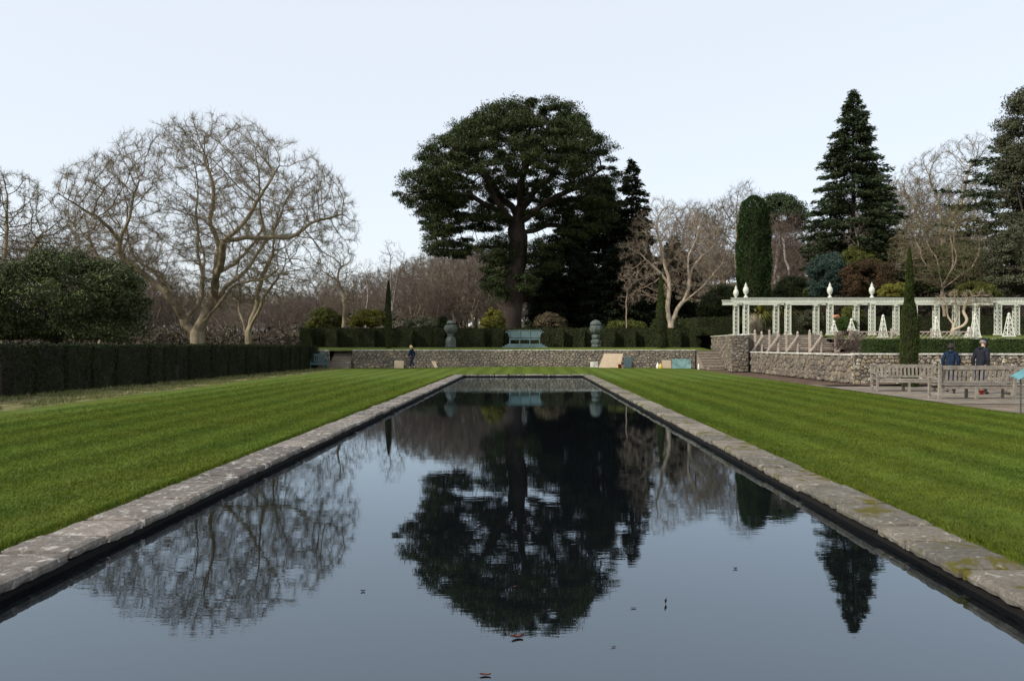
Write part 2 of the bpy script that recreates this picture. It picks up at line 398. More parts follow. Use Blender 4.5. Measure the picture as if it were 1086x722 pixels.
def box_grid(x0, x1, y0, y1, z0, z1, sx, sy, sz, amp=.006, seed=0, round_=.012):
    nx, ny, nz = max(1, round((x1-x0)/sx)), max(1, round((y1-y0)/sy)), max(1, round((z1-z0)/sz))
    idx = {}; V = []; Fq = []
    def vid(i, j, k):
        key = (i, j, k)
        if key not in idx:
            p = Vector((x0+(x1-x0)*i/nx, y0+(y1-y0)*j/ny, z0+(z1-z0)*k/nz))
            e = (i in (0, nx))+(j in (0, ny))+(k in (0, nz))
            n = mnoise.noise_vector(p*3.1+Vector((seed*3.7, seed*1.3, 0)))*amp + mnoise.noise_vector(p*14+Vector((seed, 0, 5)))*amp*.8
            if e >= 2:
                c = Vector(((x0+x1)/2, (y0+y1)/2, (z0+z1)/2)); q = Vector((0,0,0))
                for a, hit in enumerate((i in (0, nx), j in (0, ny), k in (0, nz))):
                    if hit: q[a] = -1 if p[a] > c[a] else 1
                p = p+q*round_*(1+.9*mnoise.noise(p*9))
            V.append(p+n); idx[key] = len(V)-1
        return idx[key]
    for i in range(nx):
        for j in range(ny):
            Fq.append([vid(i,j,nz), vid(i+1,j,nz), vid(i+1,j+1,nz), vid(i,j+1,nz)])
            Fq.append([vid(i,j,0), vid(i,j+1,0), vid(i+1,j+1,0), vid(i+1,j,0)])
    for i in range(nx):
        for k in range(nz):
            Fq.append([vid(i,0,k), vid(i+1,0,k), vid(i+1,0,k+1), vid(i,0,k+1)])
            Fq.append([vid(i,ny,k), vid(i,ny,k+1), vid(i+1,ny,k+1), vid(i+1,ny,k)])
    for j in range(ny):
        for k in range(nz):
            Fq.append([vid(0,j,k), vid(0,j,k+1), vid(0,j+1,k+1), vid(0,j+1,k)])
            Fq.append([vid(nx,j,k), vid(nx,j+1,k), vid(nx,j+1,k+1), vid(nx,j,k+1)])
    return V, Fq
def coping_run(name, m, x0, x1, y0, y1, along='y', lo=.55, hi=1.15):
    b = MB(); t = y0 if along == 'y' else x0; end = y1 if along == 'y' else x1; s = 0
    while t < end-.02:
        L = min(random.uniform(lo, hi), end-t)
        if end-t-L < .3: L = end-t
        g = .017; dz = random.uniform(-.011, .009); e = random.uniform(-.010, .010); near = (t < 16)
        st = .055 if near else .16
        if along == 'y': V, Fq = box_grid(x0+e*(1 if x0 > 0 else .6), x1+e*(.6 if x0 > 0 else 1), t+g, t+L-g, -.088+dz, .0+dz, st, st, .045, .0045, s)
        else: V, Fq = box_grid(t+g, t+L-g, y0, y1, -.088+dz, dz, .16, .16, .045, .007, s)
        b.add(V, Fq); t += L; s += 1
    return tag(b.build(name, m), kind='structure')
coping_run('pool_coping', M['coping'], PL0, PL1, PY0, PY1)
coping_run('pool_coping', M['coping_r'], PR0, PR1, PY0, PY1)
coping_run('pool_coping', M['coping'], PL0, PR1, PY1+.006, PY1+.46, 'x')
coping_run('pool_coping', M['coping'], PL0, PR1, PY0-.6, PY0-.006, 'x')

# ------------------------------------------------------------------ rubble walls
def stone_face(mb, p0, u, L, z0, z1, n, smin=.16, smax=.5, rmin=.12, rmax=.26, zbase=None):
    """random rubble: irregular polygon stones packed over a face (start p0, direction u, length L, outward normal n)"""
    u = Vector(u).normalized(); n = Vector(n).normalized(); hgt = z1-z0
    gw, gh = (smin+smax)*.42, (rmin+rmax)*.46; nx, nz = max(1, int(L/gw)), max(2, int(round(hgt/gh)))
    gw, gh = L/nx, hgt/nz; pts = {}
    lr = random.Random(int(abs(p0.x*71+p0.y*13+L*7)))
    for i in range(-1, nx+1):
        for k in range(-1, nz+1):
            pts[i, k] = ((i+.5+(.5 if k % 2 else 0)+lr.uniform(-.42, .42))*gw, (k+.5+lr.uniform(-.40, .40))*gh)
    asp = gw/gh*.8
    for i in range(0, nx):
        for k in range(0, nz):
            if lr.random() < .0: continue
            cx, cz = pts[i, k]; poly = [(0, 0), (L, 0), (L, hgt), (0, hgt)]
            for di in (-2, -1, 0, 1, 2):
                for dk in (-2, -1, 0, 1, 2):
                    q = pts.get((i+di, k+dk))
                    if q is None or (di == 0 and dk == 0): continue
                    mx, mz = (cx+q[0])/2, (cz+q[1])/2; nx_, nz_ = (q[0]-cx)/asp**2, (q[1]-cz)
                    out = []; m = len(poly)
                    for j in range(m):
                        a, b_ = poly[j], poly[(j+1) % m]
                        da = (a[0]-mx)*nx_+(a[1]-mz)*nz_; db = (b_[0]-mx)*nx_+(b_[1]-mz)*nz_
                        if da <= 0: out.append(a)
                        if da*db < 0: t = da/(da-db); out.append((a[0]+(b_[0]-a[0])*t, a[1]+(b_[1]-a[1])*t))
                    poly = out
                    if len(poly) < 3: break
                if len(poly) < 3: break
            if len(poly) < 3: continue
            mx = sum(p[0] for p in poly)/len(poly); mz = sum(p[1] for p in poly)/len(poly)
            # cut the corners so the stone is rounded
            pl = []
            for j in range(len(poly)):
                a, b_, c = poly[j-1], poly[j], poly[(j+1) % len(poly)]
                pl.append((b_[0]*.78+a[0]*.22, b_[1]*.78+a[1]*.22)); pl.append((b_[0]*.78+c[0]*.22, b_[1]*.78+c[1]*.22))
            m = len(pl); o = len(mb.v); dep = lr.uniform(.02, .075); tl = (lr.uniform(-.05, .05), lr.uniform(-.06, .06)); g = .011
            for sc, d in ((1, -.02), (.97, dep*.5), (.74, dep)):
                for (x, z) in pl:
                    dx, dz = x-mx, z-mz; l = math.hypot(dx, dz)+1e-6; kk = sc*max(.2, (l-g)/l)
                    dd = d+(dx*tl[0]+dz*tl[1] if d > 0 else 0)
                    P = Vector(p0)+u*(mx+dx*kk)+n*dd; P.z = z0+mz+dz*kk; mb.v.append(tuple(P))
            for r_ in range(2):
                for j in range(m):
                    j2 = (j+1) % m; mb.f.append([o+r_*m+j, o+r_*m+j2, o+(r_+1)*m+j2, o+(r_+1)*m+j])
            mb.f.append([o+2*m+j for j in range(m)])
def wall(label, p0, p1, z0, z1, thick, faces, m='wall', capw=.07, name='stone_wall', group=None, cap=True, **kw):
    """wall along p0-p1 ; n on the left of p0->p1 rotated -90 = facing"""
    p0 = Vector((*p0, 0)); p1 = Vector((*p1, 0)); u = (p1-p0).normalized(); L = (p1-p0).length
    n = Vector((u.y, -u.x, 0))       # outward
    t = empty(name, (p0.x, p0.y, z0), label, 'wall', group)
    T = Vector((p0.x, p0.y, z0)); mb = MB()
    c = (p0+p1)/2 - n*thick/2 - T; ang = math.atan2(u.y, u.x)
    mc = MB(); mc.box((c.x, c.y, (z1-z0)/2), (L, thick-.02, z1-z0), ang); mc.build('core', M['mortar'], t)
    q0 = p0-T; q0.z = 0
    stone_face(mb, q0, u, L, 0, z1-z0, n, **kw)
    if 'e' in faces: stone_face(mb, p1-T, -n, thick, 0, z1-z0, u, **kw)
    if 's' in faces: stone_face(mb, (p0-n*thick)-T, n, thick, 0, z1-z0, -u, **kw)
    mb.build('stonework', M[m], t)
    if cap:
        cb = MB(); s = 0.0
        while s < L-.01:
            w = min(random.uniform(.5, 1.0), L-s)
            cc = p0+u*(s+w/2)-n*(thick/2)-T
            cb.box((cc.x, cc.y, z1-z0+capw/2+random.uniform(0, .012)), (w-.012, thick+.14+random.uniform(-.03, .03), capw), ang+random.uniform(-.006, .006)); s += w
        cb.build('capping', M['cap'], t, bevel=.012)
    return t
XS0, XS1 = wx(374, WY), wx(737.5, WY)
wall('long low rubble stone wall with pale capping across the far end of the lawn', (XS0, WY), (XS1, WY), 0, 1.30, .45, 'es', 'wall_warm' if False else 'wall')
wall('short rubble wall left of the left hand steps beside the clipped hedge', (wx(333, 57.5), 57.5), (wx(348, 57.5), 57.5), 0, 1.28, .4, 'e')
wall('grey rubble wall behind the right hand steps running up to the corner pier', (14.45, 61.5), (13.95, 50.4), 0, 2.36, .6, '', m='wall_grey', smin=.22, smax=.6, rmin=.16, rmax=.34)
wall('square grey stone corner pier at the end of the pergola terrace', (13.05, 49.9), (14.08, 49.9), 0, 2.32, .9, 'es', name='stone_pier', m='wall_grey', smin=.18, smax=.45, rmin=.13, rmax=.27)
wall('low grey rubble wall with moss along the border below the timber rose frame', (14.2, 49.8), (14.2, 34.05), 0, 1.22, .45, '', 'wall_grey', capw=.08, smin=.25, smax=.7, rmin=.16, rmax=.34)
wall('warm buff rubble wall with white capping behind the benches and low box hedge', (14.2, 34.0), (44, 34.0), 0, 1.25, .45, 's', 'wall_warm', capw=.08, smin=.12, smax=.4, rmin=.1, rmax=.22)
wall('low retaining wall behind the trellis fence below the obelisks', (20.4, 50.1), (48, 50.1), 1.2, 2.06, .3, '', 'wall')

def steps(label, x0, x1, y0, z0, z1, n, tread, side=None, skew=0):
    t = empty('stone_steps', ((x0+x1)/2, y0, z0), label, 'steps'); w = x1-x0; h = (z1-z0)/n
    for i in range(n):
        b = MB(); sk = skew*i
        b.box((sk/2, i*tread+tread*.5, h*(i+1)/2), (w-abs(sk), tread-.004, h*(i+1)))
        b.box((sk/2, i*tread+tread*.5-.02, h*(i+1)+.017), (w-abs(sk)+.03, tread+.04, .03))
        b.build('step', M['step'], t, bevel=.012)
    return t
steps('flight of stone steps at the left end of the long wall', wx(348.5, 58)+.05, XS0-.1, 57.6, 0, 1.28, 7, .36)
steps('flight of stone steps between the long wall and the grey corner pier', XS1+.1, 14.35, 56.2, 0, 1.28, 7, .42)
steps('lowest broad stone steps running out to the foot of the corner pier', XS1+.3, 13.9, 55.4, -.02, .14, 1, .8)
steps('broad stone steps rising behind the timber rose frame to the white pergola', 14.3, 20.35, 51.0, 1.2, 2.40, 8, .45)

# ------------------------------------------------------------------ foliage primitives
def nrm(a): return a/np.maximum(np.linalg.norm(a, axis=-1, keepdims=True), 1e-9)
def leaves(P, L, W, N=None, ali=0.0, up=0.0, dirv=None):
    """diamond leaves at P; N = preferred normal, ali 0..1 ; dirv = preferred long axis"""
    n = len(P)
    a = nrm(rng.normal(size=(n, 3)))
    if dirv is not None: a = nrm(a*(1-ali)+dirv*ali*1.5)
    b_ = nrm(rng.normal(size=(n, 3)))
    if N is not None:
        nn = nrm(b_*(1-ali)+N*ali*1.5)
        b_ = np.cross(nn, a)
        if dirv is None: a = nrm(np.cross(b_, nn))
    b_ = nrm(np.cross(a, np.cross(b_, a)))
    l = (L*rng.uniform(.6, 1.3, n))[:, None]; w = (W*rng.uniform(.6, 1.3, n))[:, None]
    V = np.stack([P-a*l*.5, P+b_*w*.5-a*l*.05, P+a*l*.5, P-b_*w*.5-a*l*.05], 1).reshape(-1, 3)
    i = np.arange(n)*4
    return V, np.stack([i, i+1, i+2, i+3], -1)
def in_poly(px, py, poly):
    poly = np.asarray(poly, float); x0, y0 = poly[:, 0], poly[:, 1]; x1, y1 = np.roll(x0, -1), np.roll(y0, -1)
    c = np.zeros(len(px), bool)
    for a, b_, c_, d in zip(x0, y0, x1, y1):
        cond = ((b_ > py) != (d > py)) & (px < (c_-a)*(py-b_)/(d-b_+1e-12)+a); c ^= cond
    return c
def solid(poly_px, Y, depth, n, cpx=None, cpy=None, shell=0.0):
    """random points in a solid whose silhouette seen from the viewer is the pixel polygon. Returned in world coords."""
    poly = np.array([(wx(a, Y), wz(b_, Y)) for a, b_ in poly_px])
    cx = poly[:, 0].mean() if cpx is None else wx(cpx, Y); cz = poly[:, 1].mean() if cpy is None else wz(cpy, Y)
    lo, hi = poly.min(0), poly.max(0); out = []; got = 0
    while got < n:
        m = n*3
        x = rng.uniform(lo[0], hi[0], m); z = rng.uniform(lo[1], hi[1], m); v = rng.uniform(-1, 1, m)
        s = np.sqrt(1-v*v)+1e-6
        ok = in_poly((x-cx)/s+cx, (z-cz)/s+cz, poly)
        if shell > 0:
            q = 1/(1-shell)
            inner = in_poly((x-cx)/s*q+cx, (z-cz)/s*q+cz, poly) & (np.abs(v) < 1-shell)
            ok &= ~inner
        P = np.stack([x, Y+v*depth, z], -1)[ok]; out.append(P); got += len(P)
    return np.concatenate(out)[:n]
def thin(P, d):
    keep = []; from mathutils import kdtree
    cell = {}
    for i, p in enumerate(P):
        k = tuple((p//d).astype(int)); ok = True
        for a in (-1, 0, 1):
            for b_ in (-1, 0, 1):
                for c in (-1, 0, 1):
                    for j in cell.get((k[0]+a, k[1]+b_, k[2]+c), ()):
                        if np.sum((P[j]-p)**2) < d*d: ok = False; break
                    if not ok: break
                if not ok: break
            if not ok: break
        if ok: keep.append(i); cell.setdefault(k, []).append(i)
    return P[keep]
# ------------------------------------------------------------------ branching
def colonise(attr, polylines, step=.4, di=3.0, dk=.8, iters=120, trop=(0,0,.08), maxch=3, jit=.12):
    pos_, par = [], []
    for pl in polylines:
        pl = [np.array(p, float) for p in pl]
        if pos_:
            A = np.array(pos_); j = int(np.argmin(np.sum((A-pl[0])**2, 1))); last = j; prev = A[j]; pts = pl[1:] if np.linalg.norm(A[j]-pl[0]) < step*2 else pl
        else:
            pos_.append(pl[0]); par.append(-1); last = 0; prev = pl[0]; pts = pl[1:]
        for q in pts:
            d = np.linalg.norm(q-prev); k = max(1, int(round(d/step)))
            for t in range(1, k+1):
                pos_.append(prev+(q-prev)*t/k+rng.normal(size=3)*step*.05*(t < k)); par.append(last); last = len(pos_)-1
            prev = q
    N = np.array(pos_)
    for _ in range(3):      # round the bends of the stems
        cnt = np.zeros(len(N)); nx = np.full(len(N), -1)
        for i, p in enumerate(par):
            if p >= 0: cnt[p] += 1; nx[p] = i
        for i in range(1, len(N)):
            if cnt[i] == 1 and par[i] >= 0: N[i] = N[i]*.5+(N[par[i]]+N[nx[i]])*.25
    base0 = N[0].copy()
    for i in range(1, len(N)):      # slow wander, so no limb runs straight
        h = min(1, np.linalg.norm(N[i]-base0)/4); N[i] = N[i]+np.array(mnoise.noise_vector(Vector(N[i].tolist())*.38))*.55*h+np.array(mnoise.noise_vector(Vector(N[i].tolist())*1.3))*.10*h
    Pn = list(par); ch = np.zeros(len(N), int)
    for p in Pn:
        if p >= 0: ch[p] += 1
    def dist(A, B):
        return np.sqrt(np.maximum(0, (A*A).sum(1)[:, None]+(B*B).sum(1)[None]-2*A@B.T))
    D = dist(attr, N); near = D.argmin(1); nd_ = D.min(1); alive = nd_ > dk
    for it in range(iters):
        act = alive & (nd_ < di)
        if not act.any():
            if it < 3 and alive.any(): di *= 1.6; continue
            break
        idx = np.nonzero(act)[0]; acc = np.zeros((len(N), 3))
        np.add.at(acc, near[idx], nrm(attr[idx]-N[near[idx]]))
        g = np.unique(near[idx]); g = g[ch[g] < maxch]
        if len(g) == 0: break
        d = nrm(nrm(acc[g])+np.array(trop)+rng.normal(size=(len(g), 3))*jit)
        new = N[g]+d*step; s = len(N)
        N = np.concatenate([N, new]); Pn += list(g); ch[g] += 1; ch = np.concatenate([ch, np.zeros(len(g), int)])
        ai = np.nonzero(alive)[0]; Dn = dist(attr[ai], new); k = Dn.argmin(1); m = Dn[np.arange(len(ai)), k]
        up = m < nd_[ai]; nd_[ai[up]] = m[up]; near[ai[up]] = s+k[up]
        alive &= nd_ > dk
    return N, np.array(Pn), ch
def radii(N, par, tip, ex=2.3, rmax=None):
    r = np.full(len(N), 0.0); acc = np.zeros(len(N)); big = np.full(len(N), -1); bigr = np.zeros(len(N))
    for i in range(len(N)-1, -1, -1):
        r[i] = max(tip, acc[i]**(1/ex)) if acc[i] > 0 else tip
        p = par[i]
        if p >= 0:
            acc[p] += r[i]**ex
            if r[i] > bigr[p]: bigr[p] = r[i]; big[p] = i
    if rmax and r[0] > tip*2:
        e2 = math.log(rmax/tip)/math.log(r[0]/tip); r = tip*(r/tip)**e2
    return r, big
def frusta(A, B, ra, rb, n, dA=None, dB=None):
    m = len(A)
    if m == 0: return np.zeros((0, 3)), np.zeros((0, 4), int)
    d = nrm(B-A); t = np.where(np.abs(d[:, 2:3]) > .8, np.array([[1., 0, 0]]), np.array([[0., 0, 1]]))
    an = 2*np.pi*np.arange(n)/n; c, s = np.cos(an), np.sin(an)
    def ring(q):
        u = nrm(np.cross(q, t)); v = np.cross(q, u)
        return u[:, None]*c[None, :, None]+v[:, None]*s[None, :, None]
    r0 = ring(d if dA is None else dA); r1 = ring(d if dB is None else dB)
    V = np.concatenate([A[:, None]+r0*ra[:, None, None], B[:, None]+r1*rb[:, None, None]], 1).reshape(-1, 3)
    o = (np.arange(m)*2*n)[:, None]; k = np.arange(n)[None]; k2 = (k+1) % n
    Fq = np.stack([o+k, o+k2, o+n+k2, o+n+k], -1).reshape(-1, 4)
    return V, Fq
def skeleton_mesh(N, par, r, big, sel, ext=1.0):
    """sel mask over child nodes"""
    out = []
    i = np.nonzero((par >= 0) & sel)[0]; p = par[i]
    ra = np.where(big[p] == i, r[p], np.minimum(r[p], r[i]*1.25)); rb = r[i]
    A, B = N[p], N[i]; T = np.zeros_like(N); own = np.zeros_like(N)
    k = np.nonzero(par >= 0)[0]; own[k] = nrm(N[k]-N[par[k]]); T[:] = own
    hb = np.nonzero(big >= 0)[0]; T[hb] += own[big[hb]]; T = nrm(T)
    dB = T[i]; dA = np.where((big[p] == i)[:, None], T[p], own[i]); B2 = B+dB*rb[:, None]*.1
    for lo, hi, n in ((.12, 99, 9), (.035, .12, 5), (0, .035, 3)):
        s = (rb >= lo) & (rb < hi); out.append(frusta(A[s], B2[s], ra[s], rb[s], n, dA[s], dB[s]))
    return merge([o for o in out if len(o[0])] or [(np.zeros((1, 3)), np.zeros((0, 3), int))])
def twigs(N, par, r, k, L, w, thr, droop=0.0, upb=.25, spread=.8, centre=None):
    i = np.nonzero((r < thr) & (par >= 0))[0]; i = np.repeat(i, k)
    base = N[i]+(N[par[i]]-N[i])*rng.uniform(0, 1, len(i))[:, None]
    d = nrm(nrm(N[i]-N[par[i]])+rng.normal(size=(len(i), 3))*spread+np.array([0, 0, upb]))
    l = (L*rng.uniform(.4, 1.3, len(i)))[:, None]
    mid = base+d*l*.5; d2 = nrm(d+rng.normal(size=d.shape)*.35+np.array([0, 0, .15-droop])); end = mid+d2*l*.5
    side = nrm(d+rng.normal(size=d.shape)*.7+np.array([0, 0, -droop*.5])); e2 = mid+side*l*.45
    w_ = np.full(len(i), w)
    parts = [frusta(base, mid, w_, w_*.75, 3)]
    for a, e in ((mid, end), (mid, e2)):
        V = np.stack([a+np.array([w*.7, 0, 0]), a+np.array([-w*.35, w*.6, 0]), a+np.array([-w*.35, -w*.6, 0]), e], 1).reshape(-1, 3)
        j = (np.arange(len(a))*4)[:, None]
        T = np.concatenate([j+[0, 1, 3], j+[1, 2, 3], j+[2, 0, 3]]); parts.append((V, T))
    return merge(parts)
def bare_tree(name, label, poly, Y, depth, stems, natt=2500, step=.4, di=3, dk=.7, tip=.010, rmax=.5, tw=(3, .7, .007, .03), bark='bark_big', twig='bark_twig', group=None, cat='tree', droop=0, trop=(0,0,.08), ex=2.3, base_z=None, split=.10, cpx=None, cpy=None, shell_frac=.5):
    A = np.concatenate([solid(poly, Y, depth, int(natt*shell_frac), cpx, cpy, .3), solid(poly, Y, depth, int(natt*(1-shell_frac)), cpx, cpy)])
    if natt > 1500:
        q = np.array([mnoise.noise(Vector(p)*(2.6/depth)) for p in A.tolist()]); A = A[q > -.12-.1*rng.uniform(0, 1, len(A))]
    pls = []
    for si, s in enumerate(stems):
        pls.append([(wx(a, Y), Y+(q[0] if q else 0), wz(b_, Y)) for a, b_, *q in s])
    bx, by = pls[0][0][0], pls[0][0][1]
    bz = float(H(bx, by)) if base_z is None else base_z
    pls[0][0] = (bx, by, bz-.1)
    N, par, ch = colonise(A, pls, step, di, dk, trop=trop)
    r, big = radii(N, par, tip, ex, rmax)
    N = N-np.array([bx, by, bz]); split = min(split, r.max()*.45)
    # root flare
    t = empty(name, (bx, by, bz), label, cat, group)
    me = npmesh('trunk', *skeleton_mesh(N, par, r, big, r >= split), smooth=True); link('trunk', me, M[bark], t)
    cr = merge([skeleton_mesh(N, par, r, big, r < split), twigs(N, par, r, tw[0], tw[1], tw[2], tw[3], droop)])
    link('crown', npmesh('crown', *cr, smooth=False), M[twig], t)
    return t, (N, par, r)

def clump_pts(C, rad, n, flat=.6, top=.0):
    """n points round each clump centre C"""
    m = len(C); P = np.repeat(C, n, 0); d = nrm(rng.normal(size=(m*n, 3)))
    if top: d[:, 2] = np.where(d[:, 2] < -top, -d[:, 2], d[:, 2])
    rr = np.repeat(rad*rng.uniform(.5, 1.4, m), n)[:, None]*(rng.uniform(.15, 1, (m*n, 1))**.55)*(1+.22*np.abs(rng.normal(size=(m*n, 1))))
    off = d*rr; off[:, 2] *= flat
    return P+off, d
def shrink(poly, Y, d):
    p = np.array(poly, float); c = (p.min(0)+p.max(0))/2; h = (p.max(0)-p.min(0))/2; k = d*F/Y
    f = np.maximum(.45, 1-k/h); return [tuple(c+(q-c)*f) for q in p]
def leafy(name, label, poly, Y, depth, m, nclump=120, crad=.7, per=260, lw=(.22, .10), base_px=None, bark='bark_dark', group=None, cat='shrub', flat=.8, shell=.35, trunk=True, base_z=None, sp=.8, top=.3, tr=.15):
    C = thin(solid(shrink(poly, Y, crad*.75), Y, depth, nclump*6, shell=shell), crad*sp*.82)[:int(nclump*1.35)]
    q = np.array([mnoise.noise(Vector(p)*(.55/crad)) for p in C.tolist()]); C = C[q > -.22] if len(C) > 60 else C
    px = np.mean([p[0] for p in poly]) if base_px is None else base_px
    bx = wx(px, Y); bz = float(H(bx, Y)) if base_z is None else base_z
    t = empty(name, (bx, Y, bz), label, cat, group); o = np.array([bx, Y, bz])
    P, d = clump_pts(C, crad, per, flat, top)
    link('foliage' if cat != 'tree' else 'crown', npmesh('f', *leaves(P-o, lw[0], lw[1], d, .45)), M[m], t)
    if trunk:
        top_ = max(p[2] for p in C)-bz
        N, par, ch = colonise(C-o, [[(0, 0, -.1), (0, 0, max(.3, (min(p[2] for p in C)-bz)+.2))]], max(.25, top_/20), 6, .5)
        r, big = radii(N, par, .015, 2.2, tr*1.2)
        link('trunk', npmesh('trunk', *skeleton_mesh(N, par, r, big, r > 0), smooth=True), M[bark], t)
    return t

# ---- bare trees
bare_tree('bare_tree', 'large spreading bare tree with several thick stems standing behind the left hedge',
  [(72,190),(98,180),(130,165),(150,146),(185,133),(232,123),(268,130),(300,145),(338,162),(364,188),(380,225),(380,262),(366,290),(330,306),(290,318),(262,330),(200,330),(165,320),(120,296),(92,280),(84,250),(74,215)],
  56, 8.5, [[(208,365),(210,350),(218,334),(226,303,.5),(226,265,1),(223,225,.5),(220,172,0)],
            [(200,352),(195,333),(183,308,-1),(162,289,-2),(146,270,-2.5),(145,245,-2),(153,222,-2),(160,200,-2)],
            [(201,344),(205,324,1),(203,295,2),(191,258,3),(183,220,4),(182,180,4)],
            [(214,340),(232,322,-1),(256,307,-2),(289,302,-3),(315,292,-4)],
            [(221,322),(236,296,2),(252,272,3),(272,240,4),(280,200,5)],
            [(226,312),(243,285,-2),(268,256,-4),(294,226,-4),(318,192,-4)],
            [(262,262,-3),(290,255,-2),(326,246,-1),(362,226,0)],
            [(184,310,-1),(168,300,2),(140,290,4),(112,262,5),(98,225,5)],
            [(226,290,.5),(240,255,5),(248,215,6),(246,170,5)],
            [(203,296,2),(180,270,6),(168,235,7),(150,200,7)],
            [(150,262,-2),(128,240,-4),(108,215,-5)],
            [(198,350,-.3),(188,347,-1),(172,349,-2),(158,355,-3)]],
  natt=13000, step=.34, di=3.0, dk=.44, tip=.010, rmax=.50, tw=(9, .60, .0068, .028), base_z=-.06, shell_frac=.55, trop=(0,0,.28))
bare_tree('bare_tree', 'bare tree with two leaning stems just right of the large spreading tree',
  [(235,250),(262,225),(300,220),(335,250),(350,290),(335,318),(290,325),(240,320)],
  67, 5, [[(262,366),(268,330),(276,295),(290,260)], [(263,362),(250,330,1),(246,290,1)], [(266,350),(284,320,-1),(300,290,-1)]],
  natt=2600, step=.42, dk=.6, tip=.012, rmax=.30, base_z=-.06, tw=(2, .7, .007, .03))
t_, _ = bare_tree('bare_tree', 'bare tree with knobbly twigs at the far left edge above the dark evergreen bush',
  [(-60,200),(-20,180),(12,177),(45,190),(62,205),(78,235),(72,275),(50,310),(-20,320),(-60,300)],
  60, 5, [[(0,365),(2,320),(8,270),(12,230)], [(1,330),(20,290),(40,250)], [(1,325),(-15,280),(-25,240)]],
  natt=4200, step=.36, dk=.5, tip=.014, rmax=.26, base_z=-.06, tw=(8, .5, .010, .035), twig='twig_olive')
bare_tree('bare_tree', 'thin bare tree filling the gap between the far left tree and the spreading tree',
  [(58,225),(80,205),(110,205),(150,220),(165,260),(160,310),(110,330),(60,310)],
  84, 6, [[(108,366),(108,320),(104,280),(96,240)], [(108,330),(125,290),(135,250)]],
  natt=3200, step=.5, dk=.7, tip=.014, rmax=.26, base_z=-.06, twig='twig_purple', tw=(5, .9, .011, .04))
bare_tree('bare_tree', 'small round headed bare tree with grey trunk left of the birches',
  [(330,292),(338,270),(358,258),(380,268),(388,292),(382,318),(362,330),(338,322)],
  72, 2.6, [[(364,366),(364,340),(364,315),(362,290)]],
  natt=2200, step=.26, di=2.5, dk=.34, tip=.010, rmax=.20, tw=(2, .5, .008, .03), trop=(0,0,.12))
bare_tree('birch_tree', 'slender birch with pale trunk behind the thin left cypress',
  [(398,300),(402,272),(410,254),(424,258),(432,280),(430,310),(418,325),(402,322)],
  92, 2.2, [[(415,362),(415,325),(414,285),(412,262)], [(415,325),(424,290),(427,270)]],
  natt=900, step=.35, di=2.5, dk=.5, tip=.010, rmax=.15, twig='twig_pink', bark='birch', tw=(3, .7, .008, .03), trop=(0,0,.3), split=.04)
bare_tree('birch_tree', 'thin young birch left of the slender birch with pale trunk',
  [(376,318),(382,290),(392,268),(402,285),(402,315),(392,330),(380,330)],
  96, 1.8, [[(388,362),(389,325),(390,290)]],
  natt=500, step=.35, di=2.5, dk=.5, tip=.010, rmax=.10, twig='twig_pink', bark='birch', tw=(3, .7, .008, .03), trop=(0,0,.3), split=.04)
bare_tree('bare_tree', 'buff barked tree forking into two stems behind the right part of the yew hedge',
  [(655,262),(666,240),(680,216),(697,205),(718,216),(745,224),(766,240),(778,265),(776,292),(760,308),(738,322),(716,312),(700,322),(672,325),(655,300)],
  74, 4.5, [[(713,352),(713,344),(709,315),(706,285),(702,258),(696,232)], [(713,344),(719,331),(724,314),(731,284),(739,254)],
            [(709,305),(694,285),(680,268)], [(722,320),(742,300,-1),(758,284,-1)], [(728,296),(746,275,1),(760,258,1)]],
  natt=5200, step=.34, di=3, dk=.45, tip=.011, rmax=.30, bark='bark_pale', twig='twig_pale', tw=(6, .55, .0075, .026), split=.055)
bare_tree('bare_tree', 'fine bare sapling with pinkish stem left of the forking buff tree',
  [(652,318),(660,300),(672,300),(678,318),(670,330),(656,330)], 70, .9, [[(664,358),(665,330),(666,310)]],
  natt=160, step=.25, dk=.35, tip=.010, rmax=.06, bark='twig_pale', twig='twig_pink', tw=(2, .5, .007, .03), split=.03)
bare_tree('bare_tree', 'yellowish brown twiggy tree spreading over the right half of the pergola',
  [(942,256),(958,234),(985,218),(1020,214),(1052,236),(1062,270),(1048,298),(1005,308),(962,300),(944,284)],
  82, 4.5, [[(1000,318),(1001,305),(994,282),(984,250)], [(1000,306),(1013,280,1),(1020,258,2),(1017,235,2)], [(999,304),(982,293,-1),(966,270,-2),(962,255,-2)], [(1002,304),(1022,292),(1042,270,1),(1048,255,1)], [(999,300),(1003,270,-2),(1000,240,-3)]],
  natt=5200, step=.38, di=3, dk=.45, tip=.012, rmax=.17, bark='twig_pale', twig='twig_olive', tw=(4, .6, .012, .035), split=.05)
bare_tree('bare_tree', 'tall grey bare tree behind the conifer and the layered cedar',
  [(945,190),(970,165),(1000,150),(1032,141),(1050,155),(1060,200),(1040,235),(1000,250),(950,245)],
  118, 7, [[(1000,300),(1000,260),(995,220),(985,185)], [(1000,250),(1020,210),(1030,175)], [(998,255),(970,225),(960,200)]],
  natt=5200, step=.5, di=4, dk=.65, tip=.015, rmax=.34, bark='bark_big', twig='bark_twig', tw=(4, .8, .012, .04))
bare_tree('bare_tree', 'small white stemmed bare tree in front of the tall conifer',
  [(888,250),(895,232),(905,225),(918,235),(928,250),(920,264),(900,266)], 88, 1.8, [[(908,300),(908,262),(907,240)], [(908,265),(898,250)], [(908,268),(920,252)]],
  natt=260, step=.35, dk=.5, tip=.016, rmax=.12, bark='birch', twig='twig_pale', tw=(2, .8, .010, .04), split=.05)
